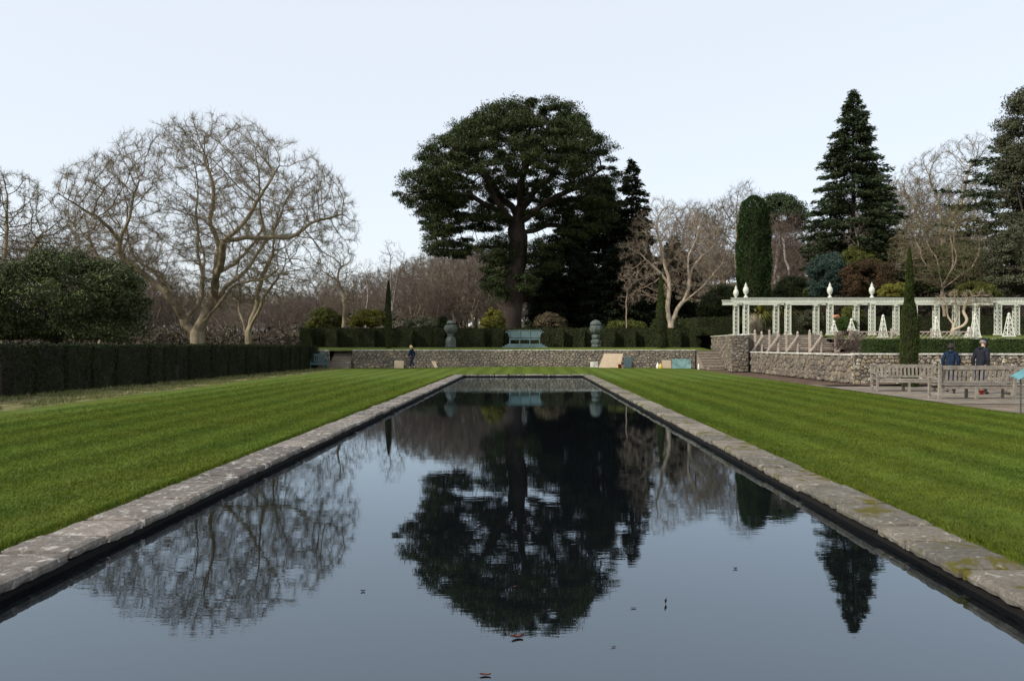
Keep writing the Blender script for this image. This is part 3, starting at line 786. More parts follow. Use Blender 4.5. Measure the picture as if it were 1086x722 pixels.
# purple and pink bare trees behind the column
for lab, poly, Y, st, tg in (
  ('purplish round headed bare tree directly behind the forking buff tree', [(688,250),(695,225),(715,211),(742,213),(765,228),(775,255),(770,300),(700,305)], 104, [[(725,345),(725,300),(722,260)]], 'twig_purple'),
  ('purplish bare tree with thin tall twigs left of the dark column', [(742,240),(752,222),(775,196),(792,190),(808,205),(812,240),(810,295),(760,300)], 110, [[(782,340),(782,290),(782,240)]], 'twig_purple'),
  ('drooping pinkish birch right of the dark column', [(808,262),(815,238),(830,222),(848,228),(862,252),(864,290),(850,306),(815,306)], 98, [[(838,330),(836,290),(832,250)]], 'twig_pink'),
  ('bare pinkish tree between the drooping birch and the dark column', [(800,245),(815,225),(835,232),(850,262),(848,300),(800,300)], 106, [[(822,335),(822,290),(822,255)]], 'twig_pink')):
    bare_tree('bare_tree', lab, poly, Y, 5, st, natt=3600, step=.42, di=3, dk=.55, tip=.013, rmax=.22, bark='birch' if 'birch' in lab else 'bark_big', twig=tg, tw=(4, 1.0, .010, .04), droop=.5 if 'droop' in lab else 0, trop=(0,0,.15))

# ---- woodland of look-alike bare trees (copies of three)
protos = []
for k, (hw, hh, tg) in enumerate(((5.5, 12.5, 'twig_purple'), (4.5, 14, 'twig_pink'), (6.5, 11.5, 'twig_purple'))):
    Yp = 100.0; c = 8.32
    poly = [(CX+a*hw*c, HY-b_*hh*c) for a, b_ in ((-1,.45),(-.85,.72),(-.5,.93),(0,1),(.45,.95),(.85,.74),(1,.5),(.75,.26),(.2,.2),(-.6,.22))]
    t, _ = bare_tree('bare_tree', 'bare brown woodland tree in the wood behind the left and centre hedges', poly, Yp, hw*.9,
        [[(CX, HY), (CX+2, HY-.3*hh*c), (CX-3, HY-.6*hh*c)], [(CX+1, HY-.25*hh*c), (CX+hw*.5*c, HY-.6*hh*c)], [(CX+1, HY-.25*hh*c), (CX-hw*.5*c, HY-.6*hh*c)]],
        natt=2600, step=.5, di=3.5, dk=.65, tip=.015, rmax=.22, twig=tg, tw=(6, 1.0, .014, .05), group='bare trees of the wood beyond the hedges', base_z=0, trop=(0,0,.15))
    protos.append(t)
spots = []
for px, Y, top in ((448,118,283),(470,126,277),(492,112,275),(512,130,272),(530,120,280),(436,140,290),(458,150,284),(482,160,276),(505,150,278),(545,135,285),
                   (345,125,305),(318,138,318),(300,120,322),(325,118,318),(285,135,315),(255,130,310),(225,140,312),(240,118,322),(195,130,305),(165,124,300),(140,140,290),(118,128,285),(90,135,270),(60,120,262),(30,130,260),(5,125,262),
                   (372,140,300),(392,130,298),(355,112,320),(412,150,295),(425,120,300),(440,105,296),(456,132,280),(476,140,276),(495,122,278),(520,145,276),(502,108,292),(463,108,300),(530,150,272),(395,112,312),(275,112,325),(340,140,300),(180,140,300),(600,140,290),(640,150,285),(690,130,262),(735,140,232),(768,135,228),(852,140,240),(868,150,245),(940,140,205),(975,135,200),(1020,140,195)):
    spots.append((px, Y, top))
for i, (px, Y, top) in enumerate(spots):
    k = i % 3; src = protos[k]; hh = (12.5, 14, 11.5)[k]
    o = src if i < 3 else copy_tree(src)
    x = wx(px, Y); z = float(H(x, Y)); s = (wz(top, Y)-z)/hh
    o.location = (x, Y, z); o.scale = (s, s, s); o.rotation_euler.z = rng.uniform(0, 6.28)
# far off wood, one mass: small crossed-stem trees all over the hill
def far_wood():
    parts = []; mini = []
    for k in range(4):
        A = rng.normal(size=(260, 3)); A = nrm(A)*(rng.uniform(.3, 1, (260, 1))**.4)*np.array([3.6, 3.6, 4.6])+np.array([0, 0, 7.5])
        N, par, ch = colonise(A, [[(0,0,0), (0,0,4)]], .7, 5, .9, trop=(0,0,.15)); r, big = radii(N, par, .03, 2.2, .2)
        mini.append(merge([skeleton_mesh(N, par, r, big, r > 0), twigs(N, par, r, 6, 1.6, .022, .08)]))
    for i in range(420):
        a = R(rng.uniform(-42, 42)); d = rng.uniform(165, 330); x, y = math.sin(a)*d, math.cos(a)*d
        s = rng.uniform(.9, 1.3); th = rng.uniform(0, 6.28); c, s_ = math.cos(th), math.sin(th)
        V, Fs = mini[i % 4]; Q = V@np.array([[c, s_, 0], [-s_, c, 0], [0, 0, 1]])*s+np.array([x, y, float(H(x, y))-.2]); parts.append((Q, Fs))
    V, Fs = merge(parts)
    o = link('distant_wood', npmesh('distant_wood', V, Fs), M['twig_purple']); tag(o, 'brown leafless distant wood on the hill behind all other trees', 'wood', kind='stuff')
far_wood()
def undergrowth():
    n = 90000; a = R(1)*rng.uniform(-44, 40, n); d = rng.uniform(98, 170, n); x, y = np.sin(a)*d, np.cos(a)*d
    ok = y > 84; x, y = x[ok], y[ok]; n = len(x)
    q = np.array([mnoise.noise(Vector((p, r_, 0))*.12) for p, r_ in zip(x.tolist(), y.tolist())]); top = 2.2+3.2*np.clip(q+.2, 0, 1)
    P = np.stack([x, y, H(x, y)+rng.uniform(0, 1, n)**1.2*top], -1)
    o = link('undergrowth', npmesh('undergrowth', *leaves(P, 1.1, .22)), M['brush']); tag(o, 'tangled brown undergrowth under the bare woodland trees', 'undergrowth', kind='stuff')
undergrowth()

# ------------------------------------------------------------------ the big pine
def pine():
    Y = 77; px0 = 544
    poly = [(418,213),(424,200),(446,186),(447,166),(470,150),(481,136),(502,124),(526,112),(552,106),(580,104),(605,112),(622,127),(636,148),(652,163),(656,188),(652,214),(640,236),(612,226),(585,214),(560,204),(540,204),(515,214),(492,228),(470,232),(440,226)]
    bx = wx(px0, Y); bz = float(H(bx, Y)); o = np.array([bx, Y, bz])
    poly = [(542+(a-542)*.985, 172+(b_-172)*.90+2) for a, b_ in poly]
    C1 = thin(solid(poly, Y, 9.5, 5200, 540, 190, .36), 1.03)
    C2 = thin(solid(poly, Y, 9.5, 700, 540, 190), 1.8)
    extra = []
    for p in ([(446,262),(470,254),(500,262),(512,272),(486,276),(456,272)], [(455,240),(480,236),(496,246),(478,254),(458,250)], [(508,292),(522,276),(540,278),(546,300),(536,322),(522,316)], [(585,250),(615,236),(640,240),(625,256),(600,262)],
              [(545,300),(560,285),(570,300),(560,318)],
              [(432,220),(470,222),(515,220),(522,244),(486,262),(458,268),(446,240)], [(585,208),(652,200),(650,238),(622,258),(590,244)], [(495,232),(536,222),(538,244),(505,250)], [(552,222),(592,214),(590,240),(560,246)], [(512,262),(540,250),(544,280),(520,286)], [(552,262),(590,250),(596,285),(560,300)]):
        extra.append(thin(solid(p, Y, 2.6, 90), .85))
    C = np.concatenate([C1, C2]); q = np.array([mnoise.noise(Vector(p)*.30) for p in C.tolist()]); C = C[q > -.21]
    C = np.concatenate([C]+extra)
    t = empty('pine_tree', (bx, Y, bz), 'huge dark domed pine on a thick trunk behind the central hedge', 'tree')
    P, d = clump_pts(C, .82, 330, .72, .15)
    link('crown', npmesh('crown', *leaves(P-o, .27, .075, None, .3)), M['pine'], t)
    att = np.concatenate([C, solid(poly, Y, 8.5, 500, 540, 190)])
    def w(a, b_, q=0): return (wx(a, Y), Y+q, wz(b_, Y))
    pls = [[(bx, Y, bz-.2), w(544,330), w(546,280), w(548,240), w(552,200), w(556,160), w(560,130)],
           [w(548,245), w(528,222,-1), w(500,214,-2), w(465,205,-3), w(436,208,-3)],
           [w(547,262), w(520,264), w(495,268), w(465,264)],
           [w(548,236), w(532,205,2), w(512,175,3), w(500,150,3)],
           [w(549,240), w(575,222,-2), w(605,205,-3), w(635,190,-3)],
           [w(549,250), w(585,240), w(615,238), w(640,226)],
           [w(550,225), w(575,190,3), w(598,160,4)], [w(547,240), w(520,205,-4), w(490,180,-5), w(478,160,-5)],
           [w(551,215), w(560,180,-5), w(580,150,-6)]]
    N, par, ch = colonise(att, pls, .5, 5, .8, trop=(0,0,.05)); r, big = radii(N, par, .03, 2.1, .98)
    # keep the trunk heavy up to the fork
    N = N-o
    link('trunk', npmesh('trunk', *skeleton_mesh(N, par, r, big, r >= .25), smooth=True), M['bark_pine'], t)
    link('limbs', npmesh('limbs', *skeleton_mesh(N, par, r, big, r < .25), smooth=True), M['bark_dark'], t)
pine()

# ------------------------------------------------------------------ tiered conifers
def conifer(name, label, px, Y, top, bottom, prof, m, dens=1.0, droop=.25, group=None, lw=(.5, .16), base_z=None, nbr=7, lev=.55, up=0):
    """prof: list of (t from top 0..1, half width in px)"""
    bx = wx(px, Y); bz = float(H(bx, Y)) if base_z is None else base_z
    zt = wz(top, Y)-bz; zb = max(.5, wz(bottom, Y)-bz); s = Y/F
    t = empty(name, (bx, Y, bz), label, 'tree', group)
    A, B, Pl, Dl = [], [], [], []
    z = zt-.3; ts = [p[0] for p in prof]; ws = [p[1]*s for p in prof]
    while z > zb:
        tt = (zt-z)/(zt-zb); L0 = np.interp(tt, ts, ws)
        for k in range(nbr):
            a = rng.uniform(0, 6.283); L = L0*rng.uniform(.62, 1.12)
            d = np.array([math.cos(a), math.sin(a), 0]); n = max(2, int(L/.35))
            st = np.array([0, 0, z+rng.uniform(-.3, .3)])
            tt_ = np.linspace(0, 1, n)[:, None]
            pts = st+d*L*tt_+np.array([0, 0, 1.])*(up*L*tt_-droop*L*tt_**1.6+ .10*L*np.maximum(0, tt_-.7))
            A.append(pts[:-1]); B.append(pts[1:])
            q = max(4, int(26*L*dens)); u = rng.uniform(.12, 1, q)**.7
            c = st+d*L*u[:, None]+np.array([0, 0, 1.])*(up*L*u-droop*L*u**1.6+.10*L*np.maximum(0, u-.7))[:, None]
            w = (.16*L+.22)*(1.12-u)[:, None]+.12
            sd = np.cross(d, [0, 0, 1.]); off = rng.normal(size=(q, 1))*w*.75
            c = c+sd*off+rng.normal(size=(q, 3))*np.array([.09, .09, .12])
            Pl.append(c); Dl.append(nrm(d+sd*np.sign(off)*.6+np.array([0, 0, -.25]))) 
        z -= lev*rng.uniform(.7, 1.3)
    P = np.concatenate(Pl); D = np.concatenate(Dl)
    link('crown', npmesh('crown', *leaves(P, lw[0], lw[1], None, .6, dirv=D)), M[m], t)
    A = np.concatenate(A); B = np.concatenate(B)
    tr = frusta(np.array([[0, 0, -.2], [0, 0, zt*.5]]), np.array([[0, 0, zt*.5], [0, 0, zt]]), np.array([zt*.016, zt*.009]), np.array([zt*.009, .02]), 8)
    br = frusta(A, B, np.full(len(A), .03), np.full(len(A), .022), 3)
    V, Fs = merge([tr, br]); link('trunk', npmesh('trunk', V, Fs, True), M['bark_dark'], t)
    return t
conifer('conifer', 'tall pointed conifer rising above the pergola on the right', 905, 91, 96, 290, [(0,2),(.1,12),(.2,20),(.3,26),(.45,36),(.62,46),(.8,51),(1,50)], 'conifer', 1.5, .14, lw=(.45,.13), lev=.42, nbr=10, up=.06)
cg = 'dark conifers behind the pine'
conifer('conifer', 'dark conifer with a pointed top at the right of the dark group beside the pine', 670, 88, 169, 350, [(0,2),(.12,12),(.25,20),(.5,28),(.8,34),(1,36)], 'conifer_dark', 1.7, .2, lw=(.5,.17), group=cg)
conifer('conifer', 'dark broad conifer half hidden behind the right edge of the pine crown', 640, 92, 186, 350, [(0,4),(.15,20),(.4,34),(.8,40),(1,42)], 'conifer_dark', 1.7, .2, lw=(.5,.17), group=cg)
conifer('conifer', 'dark conifer standing nearest the right side of the pine trunk', 604, 86, 222, 352, [(0,3),(.2,18),(.5,32),(.8,38),(1,40)], 'conifer_dark', 1.8, .2, lw=(.5,.17), group=cg)
conifer('conifer', 'low dark conifer at the foot of the dark group left of the forking tree', 652, 80, 262, 352, [(0,5),(.3,24),(.7,36),(1,38)], 'conifer_dark', 2.0, .15, lw=(.5,.17), group=cg)
conifer('conifer', 'low dark conifer behind the teal bench and just right of the pine trunk', 582, 90, 268, 352, [(0,5),(.3,18),(.7,24),(1,26)], 'conifer_dark', 2.0, .15, lw=(.5,.17), group=cg)
conifer('conifer', 'dark conifer filling the gap behind the forking buff tree', 715, 100, 252, 345, [(0,5),(.3,24),(.7,40),(1,46)], 'conifer_dark', 1.6, .15, lw=(.5,.17), group=cg)
conifer('cedar_tree', 'dark layered cedar with flat branches near the right edge', 1080, 104, 140, 285, [(0,8),(.12,30),(.25,55),(.4,80),(.6,85),(1,70)], 'conifer', .75, -.02, lw=(.6,.2), lev=1.6, nbr=13)

# ------------------------------------------------------------------ evergreen trees and shrubs
leafy('yew_tree', 'dark spreading yew filling the space just right of the pine trunk', [(556,352),(552,315),(560,285),(574,262),(598,248),(622,258),(632,300),(630,352)], 85, 4, 'conifer_dark', 230, .75, 330, (.26,.08), cat='tree', flat=.7)
leafy('yew_tree', 'broad dark yew between the pine and the forking buff tree', [(608,352),(604,290),(612,240),(630,212),(655,212),(672,235),(690,262),(697,300),(694,352)], 94, 5, 'conifer_dark', 300, .85, 330, (.3,.09), cat='tree', flat=.7)
leafy('evergreen_tree', 'dark round crowned pine seen beyond the dark column', [(805,240),(808,222),(816,205),(830,202),(846,212),(856,230),(852,250),(820,254)], 128, 4, 'conifer', 70, 1.3, 300, (.45,.14), cat='tree', flat=.6)
leafy('evergreen_tree', 'tall grey green evergreen tree cut off by the right edge', [(1062,150),(1062,118),(1076,94),(1098,82),(1150,95),(1160,200),(1150,290),(1075,290),(1068,250),(1076,215),(1064,178)], 92, 6, 'holm', 330, 1.1, 420, (.30,.13), cat='tree', flat=.85, tr=.5)
leafy('rhododendron_bush', 'big dark rhododendron bush rising above the left hedge', [(-90,310),(-40,295),(0,288),(22,280),(55,266),(92,261),(122,274),(146,296),(156,322),(153,345),(150,372),(-90,372)], 43, 4.6, 'rhodo', 420, .62, 330, (.17,.06), cat='shrub', flat=.8, base_z=-.06, shell=.4)
leafy('holm_oak', 'rounded grey green evergreen at the right edge above the pergola', [(1046,290),(1050,262),(1062,243),(1085,232),(1120,235),(1135,280),(1130,318),(1050,318)], 76, 3.6, 'holm', 190, .7, 380, (.20,.09), cat='tree')
SHR = [
 ('blue green shrub at the foot of the tall conifer', [(856,300),(858,280),(870,268),(884,266),(896,280),(898,305),(890,318),(858,318)], 84, 2.2, 'blue', 110, .55, 300, (.2,.08)),
 ('olive green shrub between the blue shrub and the russet beech', [(884,285),(888,268),(905,260),(925,264),(934,280),(930,300),(890,300)], 88, 2.4, 'olive', 110, .6, 300, (.2,.09)),
 ('russet leaved beech bush behind the pergola', [(890,312),(892,290),(905,276),(925,272),(942,280),(952,298),(950,318),(892,320)], 80, 2.2, 'russet', 130, .55, 300, (.16,.09)),
 ('dark green evergreen mass behind the yellowish twiggy tree', [(945,300),(960,280),(990,262),(1030,256),(1056,272),(1060,318),(945,318)], 92, 3, 'rhodo', 170, .75, 300, (.24,.1)),
 ('golden spiky shrub above the pergola left of the tall cypress', [(930,318),(932,306),(944,300),(958,300),(966,308),(966,320)], 74, 1.3, 'gold', 60, .35, 260, (.24,.05)),
 ('yellow green shrub at the far right above the pergola beam', [(1008,318),(1012,304),(1030,298),(1052,302),(1060,318)], 74, 1.4, 'olive', 70, .4, 260, (.2,.06)),
 ('dark shrub filling the space left of the blue green shrub', [(812,330),(816,305),(832,292),(850,290),(862,305),(864,335)], 88, 2.5, 'rhodo', 120, .65, 280, (.2,.08)),
 ('green gold conifer bush behind the hedge left of the pine trunk', [(509,352),(511,334),(520,324),(532,328),(538,342),(537,354)], 72, 1.0, 'gold', 50, .34, 260, (.16,.06)),
 ('brown green shrub behind the hedge right of the pine trunk', [(563,352),(566,338),(582,330),(598,336),(604,352)], 73, 1.1, 'brownleaf', 55, .36, 240, (.16,.06)),
 ('golden brown bush above the hedge between small tree and birch', [(368,350),(372,336),(386,328),(400,326),(414,334),(420,350)], 74, 1.2, 'gold', 60, .38, 240, (.16,.06)),
 ('dark green bush behind the left end of the rear hedge', [(322,352),(324,335),(340,324),(358,328),(368,344),(368,354)], 74, 1.4, 'olive', 70, .42, 260, (.16,.06)),
 ('low grey green shrub behind the hedge right of the birches', [(425,352),(430,340),(448,336),(468,342),(472,354)], 73, 1.0, 'holm', 55, .36, 240, (.16,.06)),
 ('small dark shrub behind the hedge beside the left statue', [(463,350),(466,336),(471,334),(476,345),(476,354)], 70, .5, 'yew', 20, .3, 220, (.14,.05)),
 ('low olive shrub behind the hedge right of the right statue', [(640,354),(646,342),(664,338),(682,342),(690,354)], 72, 1.0, 'olive', 50, .36, 240, (.16,.06)),
 ('low dark shrub at the foot of the forking buff tree', [(686,352),(694,336),(716,340),(738,338),(746,354)], 77, 1.4, 'rhodo', 60, .42, 240, (.16,.06)),
 ('dark evergreen bush between the raised hedge and the dark column', [(738,340),(745,315),(762,300),(780,304),(790,340)], 86, 2, 'rhodo', 110, .6, 260, (.2,.08)),
 ('grey green shrub inside the pergola left of the thin orange pot', [(846,352),(850,332),(862,326),(874,334),(876,352)], 68, .9, 'holm', 40, .34, 240, (.16,.05)),
 ('dark glossy shrub in front of the orange pot', [(884,352),(886,340),(896,336),(908,342),(908,354)], 60, .7, 'box', 34, .3, 240, (.14,.06)),
 ('olive shrub inside the pergola to the right of the orange pot', [(892,338),(896,326),(908,324),(916,334),(916,344)], 69, .7, 'olive', 34, .32, 240, (.18,.05)),
]
for lab, poly, Y, dep, m, nc, cr, per, lw in SHR:
    leafy('shrub', lab, poly, Y, dep, m, nc, cr, per, lw, cat='shrub')
# reddish rose tangle beside the timber frame
bare_tree('rose_bush', 'reddish leafless rose tangle at the right end of the timber frame',
  [(880,372),(884,356),(895,350),(908,350),(918,356),(919,374)], 49.6, .8, [[(899,374),(899,368)], [(899,372),(890,362)], [(899,372),(910,360)]],
  natt=700, step=.12, di=1.5, dk=.16, tip=.007, rmax=.03, bark='twig_pink', twig='twig_pink', tw=(4, .28, .008, .03), split=.02, cat='rose bush', base_z=1.25)

def column_plant(name, label, px, Y, top, bot_z, halfw, m, lw=(.14,.05), n=9000, prof=None, cat='tree', core=True):
    bx = wx(px, Y); h = wz(top, Y)-bot_z; hw = halfw*Y/F
    prof = prof or [(0,.75),(.1,1),(.5,.95),(.8,.7),(.95,.3),(1,.05)]
    t = empty(name, (bx, Y, bot_z), label, cat)
    z = rng.uniform(0, 1, n); a = rng.uniform(0, 6.283, n)
    rr = np.interp(z, [p[0] for p in prof], [p[1] for p in prof])*hw
    q = np.array([mnoise.noise(Vector((math.cos(x)*hw*1.3, math.sin(x)*hw*1.3, y*h*.55))*1.2) for x, y in zip(a, z)])
    rr = rr*(1+.22*q)*rng.uniform(.8, 1.03, n)
    P = np.stack([np.cos(a)*rr, np.sin(a)*rr, z*h], -1); D = nrm(np.stack([np.cos(a)*.35, np.sin(a)*.35, np.ones(n)], -1))
    link('foliage', npmesh('foliage', *leaves(P, lw[0], lw[1], None, .62, dirv=D)), M[m], t)
    b = MB(); b.lathe([(hw*p[1]*.74, p[0]*h*.93) for p in prof], n=12); b.lathe([(hw*.12+.04, -.15), (hw*.1+.03, .3)], n=8)
    b.build('trunk', M['bark_dark'], t, True)
    return t
column_plant('cypress_tree', 'slender clipped cypress standing behind the two wooden benches', 964.5, 32.2, 263, 0, 9.2, 'cypress', (.10,.03), 15000, [(0,.9),(.12,1),(.4,1),(.55,.8),(.62,.5),(.8,.38),(.95,.2),(1,.03)])
column_plant('cypress_tree', 'thin dark cypress on the terrace left of the person', 412, 64, 298, 1.45, 3.6, 'cypress', (.12,.05), 3500)
column_plant('cypress_tree', 'thin dark cypress in front of the yew hedge left of the forking tree', 701, 64, 290, 1.5, 5.6, 'cypress', (.13,.05), 5500, [(0,.9),(.12,1),(.45,.95),(.7,.55),(.9,.35),(1,.05)])
column_plant('columnar_yew', 'thick dark green column tree behind the left end of the pergola', 799.5, 84, 208, 3.0, 17.5, 'column', (.26,.10), 26000, [(0,.7),(.15,.88),(.4,1),(.7,.98),(.88,.85),(.96,.62),(1,.15)])

# ------------------------------------------------------------------ hedges
def hedge_boxes(name, label, boxes, m, lw=(.085,.045), dens=700, group=None, base=None, amp=.05):
    x0, y0, z0 = base; t = empty(name, base, label, 'hedge', group); core = MB(); parts = []
    for (cx, cy, L, D, zb, h, rz) in boxes:
        core.box((cx-x0, cy-y0, zb-z0+h/2), (L-.14, D-.14, h-.05), rz)
        for (area, f) in ((L*h, 0), (L*h, 1), (D*h, 2), (D*h, 3), (L*D, 4)):
            n = int(area*dens); u = rng.uniform(-.5, .5, n); v = rng.uniform(0, 1, n); w = rng.normal(size=n)*.022+(rng.uniform(0, 1, n) < .03)*rng.uniform(0, .10, n)
            if f < 2: s = 1 if f else -1; P = np.stack([u*L, s*(D/2+w), v*h], -1); Nn = np.tile([0., s, 0], (n, 1))
            elif f < 4: s = 1 if f == 3 else -1; P = np.stack([s*(L/2+w), u*D, v*h], -1); Nn = np.tile([s*1., 0, 0], (n, 1))
            else: P = np.stack([u*L, rng.uniform(-.5, .5, n)*D, h+w*.7], -1); Nn = np.tile([0., 0, 1], (n, 1))
            q = np.array([mnoise.noise(Vector(p)*Vector((1,1,1)).length*.55+Vector((cx, cy, 0))) for p in (P*np.array([2.2, 2.2, .9])).tolist()])
            P = P+Nn*(q*amp)[:, None]; c, s_ = math.cos(rz), math.sin(rz); Rm = np.array([[c, s_, 0], [-s_, c, 0], [0, 0, 1]])
            P = P@Rm+np.array([cx-x0, cy-y0, zb-z0]); parts.append(leaves(P, lw[0], lw[1], Nn@Rm, .5))
    core.build('stems', M['bark_dark'], t)
    V, Fs = merge(parts); link('foliage', npmesh('foliage', V, Fs), M[m], t); return t
# long left hedge : slightly bulging bays
bx_ = []; yy = 6.0; i = 0
while yy < 57.2:
    L = rng.uniform(1.3, 2.6); L = min(L, 57.4-yy); xc = -17.35+1.4*(yy-25)/32*(1 if yy > 25 else .6)
    bx_.append((xc+rng.uniform(-.02, .02), yy+L/2, L+.16, 1.3+rng.uniform(-.02, .02), -.05, 1.71+rng.uniform(-.012, .012), R(90)-.043)); yy += L
hedge_boxes('hedge', 'long dark clipped yew hedge along the left side of the lawn', bx_, 'yew', (.085,.035), 620, base=(-17, 25, -.05), amp=.14)
# rear hedge with buttresses
ZH = 1.52; HYY = 67.6
hb = [(wx((318+757)/2, HYY), HYY+.5, wx(757, HYY)-wx(318, HYY), 1.1, ZH, wz(348, HYY)-ZH, 0)]
for px in (326, 352, 392, 432, 466, 508, 528, 592, 614, 646, 668, 690, 716, 738):
    hb.append((wx(px, HYY-.6), HYY-.45, .95, .9, ZH, wz(349.5, HYY)-ZH, 0))
hedge_boxes('hedge', 'dark buttressed yew hedge running across the terrace behind the teal bench', hb, 'yew_mid', (.10,.06), 330, base=(0, HYY, ZH))
hedge_boxes('hedge', 'taller block of clipped yew at the right end of the rear hedge', [(wx(755, 71), 71.5, wx(777, 71)-wx(733, 71), 3.2, 1.6, wz(337, 71)-1.6, R(8))], 'yew_mid', (.10,.06), 330, base=(wx(755, 71), 71, 1.6))
hedge_boxes('hedge', 'clipped green hedge on the terrace behind the pergola columns', [(wx(940, 71), 71.2, wx(1120, 71)-wx(812, 71), 1.2, 2.45, wz(336, 71)-2.45, 0)], 'yew_mid', (.10,.06), 330, base=(wx(940, 71), 71, 2.45))
hedge_boxes('hedge', 'low bright green box hedge on top of the buff wall behind the people', [((wx(919, 35.2)+26.5)/2, 35.3, 26.5-wx(919, 35.2), .9, 1.24, wz(360, 35)-1.24, 0)], 'box', (.06,.035), 1300, base=(20, 35.3, 1.24), amp=.03)

# ------------------------------------------------------------------ pergola
def lattice_post(mb, c, w, z0, z1, taper=0, pitch=None, bar=.05, corner=.07):
    """square open lattice column, all four faces"""
    x, y = c; n = max(2, int(round((z1-z0)/(pitch or w*.75))))
    def W(z): return w/2*(1-taper*(z-z0)/(z1-z0))
    for sx in (-1, 1):
        for sy in (-1, 1):
            mb.bar((x+sx*W(z0), y+sy*W(z0), z0), (x+sx*W(z1), y+sy*W(z1), z1), corner)
    for k in range(n):
        a, b_ = z0+(z1-z0)*k/n, z0+(z1-z0)*(k+1)/n
        for s in (-1, 1):
            for fl in (-1, 1):
                mb.bar((x-fl*W(a), y+s*W(a), a), (x+fl*W(b_), y+s*W(b_), b_), bar, .02)
                mb.bar((x+s*W(a), y-fl*W(a), a), (x+s*W(b_), y+fl*W(b_), b_), bar, .02)
FIN = [(.10,0),(.22,.03),(.22,.10),(.10,.16),(.08,.22),(.20,.34),(.29,.52),(.30,.66),(.24,.80),(.14,.90),(.12,.95),(.17,1.0),(.08,1.06),(.05,1.14),(.01,1.22)]
def pergola():
    Yf, Yb = 62.0, 65.1; z0, zt = 2.5, wz(316.5, 62); zb_ = zt-.36
    t = empty('pergola', (wx(791, Yf), Yf, z0), 'long white painted lattice pergola on the upper terrace at the right', 'pergola')
    ox, oy, oz = t.location
    fx = [wx(791, Yf)+i*3.32 for i in range(10)]; bxs = [wx(780.5, Yb)+i*3.32 for i in range(10)]
    proto = MB(); lattice_post(proto, (0, 0), .34, .14, zb_-z0-.12, 0, .34)
    proto.box((0, 0, .07), (.5, .5, .14)); proto.box((0, 0, zb_-z0-.06), (.48, .48, .10))
    me = None
    for row, ysh, rr in ((fx, Yf, 0), (bxs, Yb, 1)):
        for x in row:
            if me is None: o = proto.build('column', M['paint'], t, loc=(x-ox, ysh-oy, 0)); me = o.data
            else: link('column', me, M['paint'], t, (x-ox, ysh-oy, 0))
    for xs_, ysh in ((fx, Yf), (bxs, Yb)):
        b = MB(); x0, x1 = xs_[0]-1.1, xs_[-1]+1.5
        for dy in (-.16, .16):
            b.box(((x0+x1)/2-ox, ysh-oy+dy, zb_-oz+.05), (x1-x0, .06, .10)); b.box(((x0+x1)/2-ox, ysh-oy+dy, zt-oz-.05), (x1-x0, .06, .10))
            b.box(((x0+x1)/2-ox, ysh-oy+dy*.8, (zb_+zt)/2-oz), (x1-x0, .02, .18))
        b.box(((x0+x1)/2-ox, ysh-oy, zt-oz+.03), (x1-x0+.1, .5, .04))
        x = x0
        while x < x1: b.box((x-ox, ysh-oy-.175, (zb_+zt)/2-oz), (.07, .03, .16)); x += .24
        b.build('beam', M['paint'], t)
    for a, c in zip(fx, bxs):
        b = MB(); b.bar((a-ox, Yf-oy+.25, (zb_+zt)/2-oz), (c-ox, Yb-oy-.25, (zb_+zt)/2-oz), .12, .26); b.build('crossbeam', M['paint'], t)
    fb = MB(); fb.lathe([(r*.74, z) for r, z in FIN], n=14); fme = None
    for (x, y) in ((fx[0], Yf), (bxs[0], Yb), (fx[2], Yf), (fx[3], Yf)):
        if fme is None: o = fb.build('finial', M['paint'], t, True, loc=(x-ox, y-oy, zt-oz+.05)); fme = o.data
        else: link('finial', fme, M['paint'], t, (x-ox, y-oy, zt-oz+.05))
pergola()
# obelisks
OB = [(936.5,50.6,334,358,.40,'tall white lattice obelisk left of the slender cypress'), (993,50.6,336,358,.38,'white lattice obelisk right of the slender cypress, left of the climber'),
      (1034,50.6,333,358,.46,'broad white lattice obelisk above the standing man'), (1070,50.6,332,357,.46,'white lattice obelisk farthest right above the low box hedge'),
      (903,51.6,338,351,.34,'short white lattice obelisk above the reddish rose tangle'), (884.5,52.2,340,352,.30,'short white lattice obelisk at the top of the broad steps'),
      (1027.5,50.5,347,358,.34,'smallest white lattice obelisk squeezed beside the broad one')]
for px, Y, t_, b_, w, lab in OB:
    z0, z1 = wz(b_, Y), wz(t_, Y); z0 = max(z0, 2.06)
    o = empty('garden_obelisk', (wx(px, Y), Y, z0), lab, 'obelisk', 'white lattice obelisks in front of the pergola')
    m = MB(); lattice_post(m, (0, 0), w, .1, z1-z0-.16, .74, .34, .028, .04); m.box((0, 0, .05), (w+.1, w+.1, .1)); m.build('lattice', M['paint'], o)
    m = MB(); m.lathe([(.03,-.05),(.09,0),(.1,.07),(.06,.13),(.01,.18)], (0, 0, z1-z0-.14), 10); m.build('ball_finial', M['paint'], o, True)
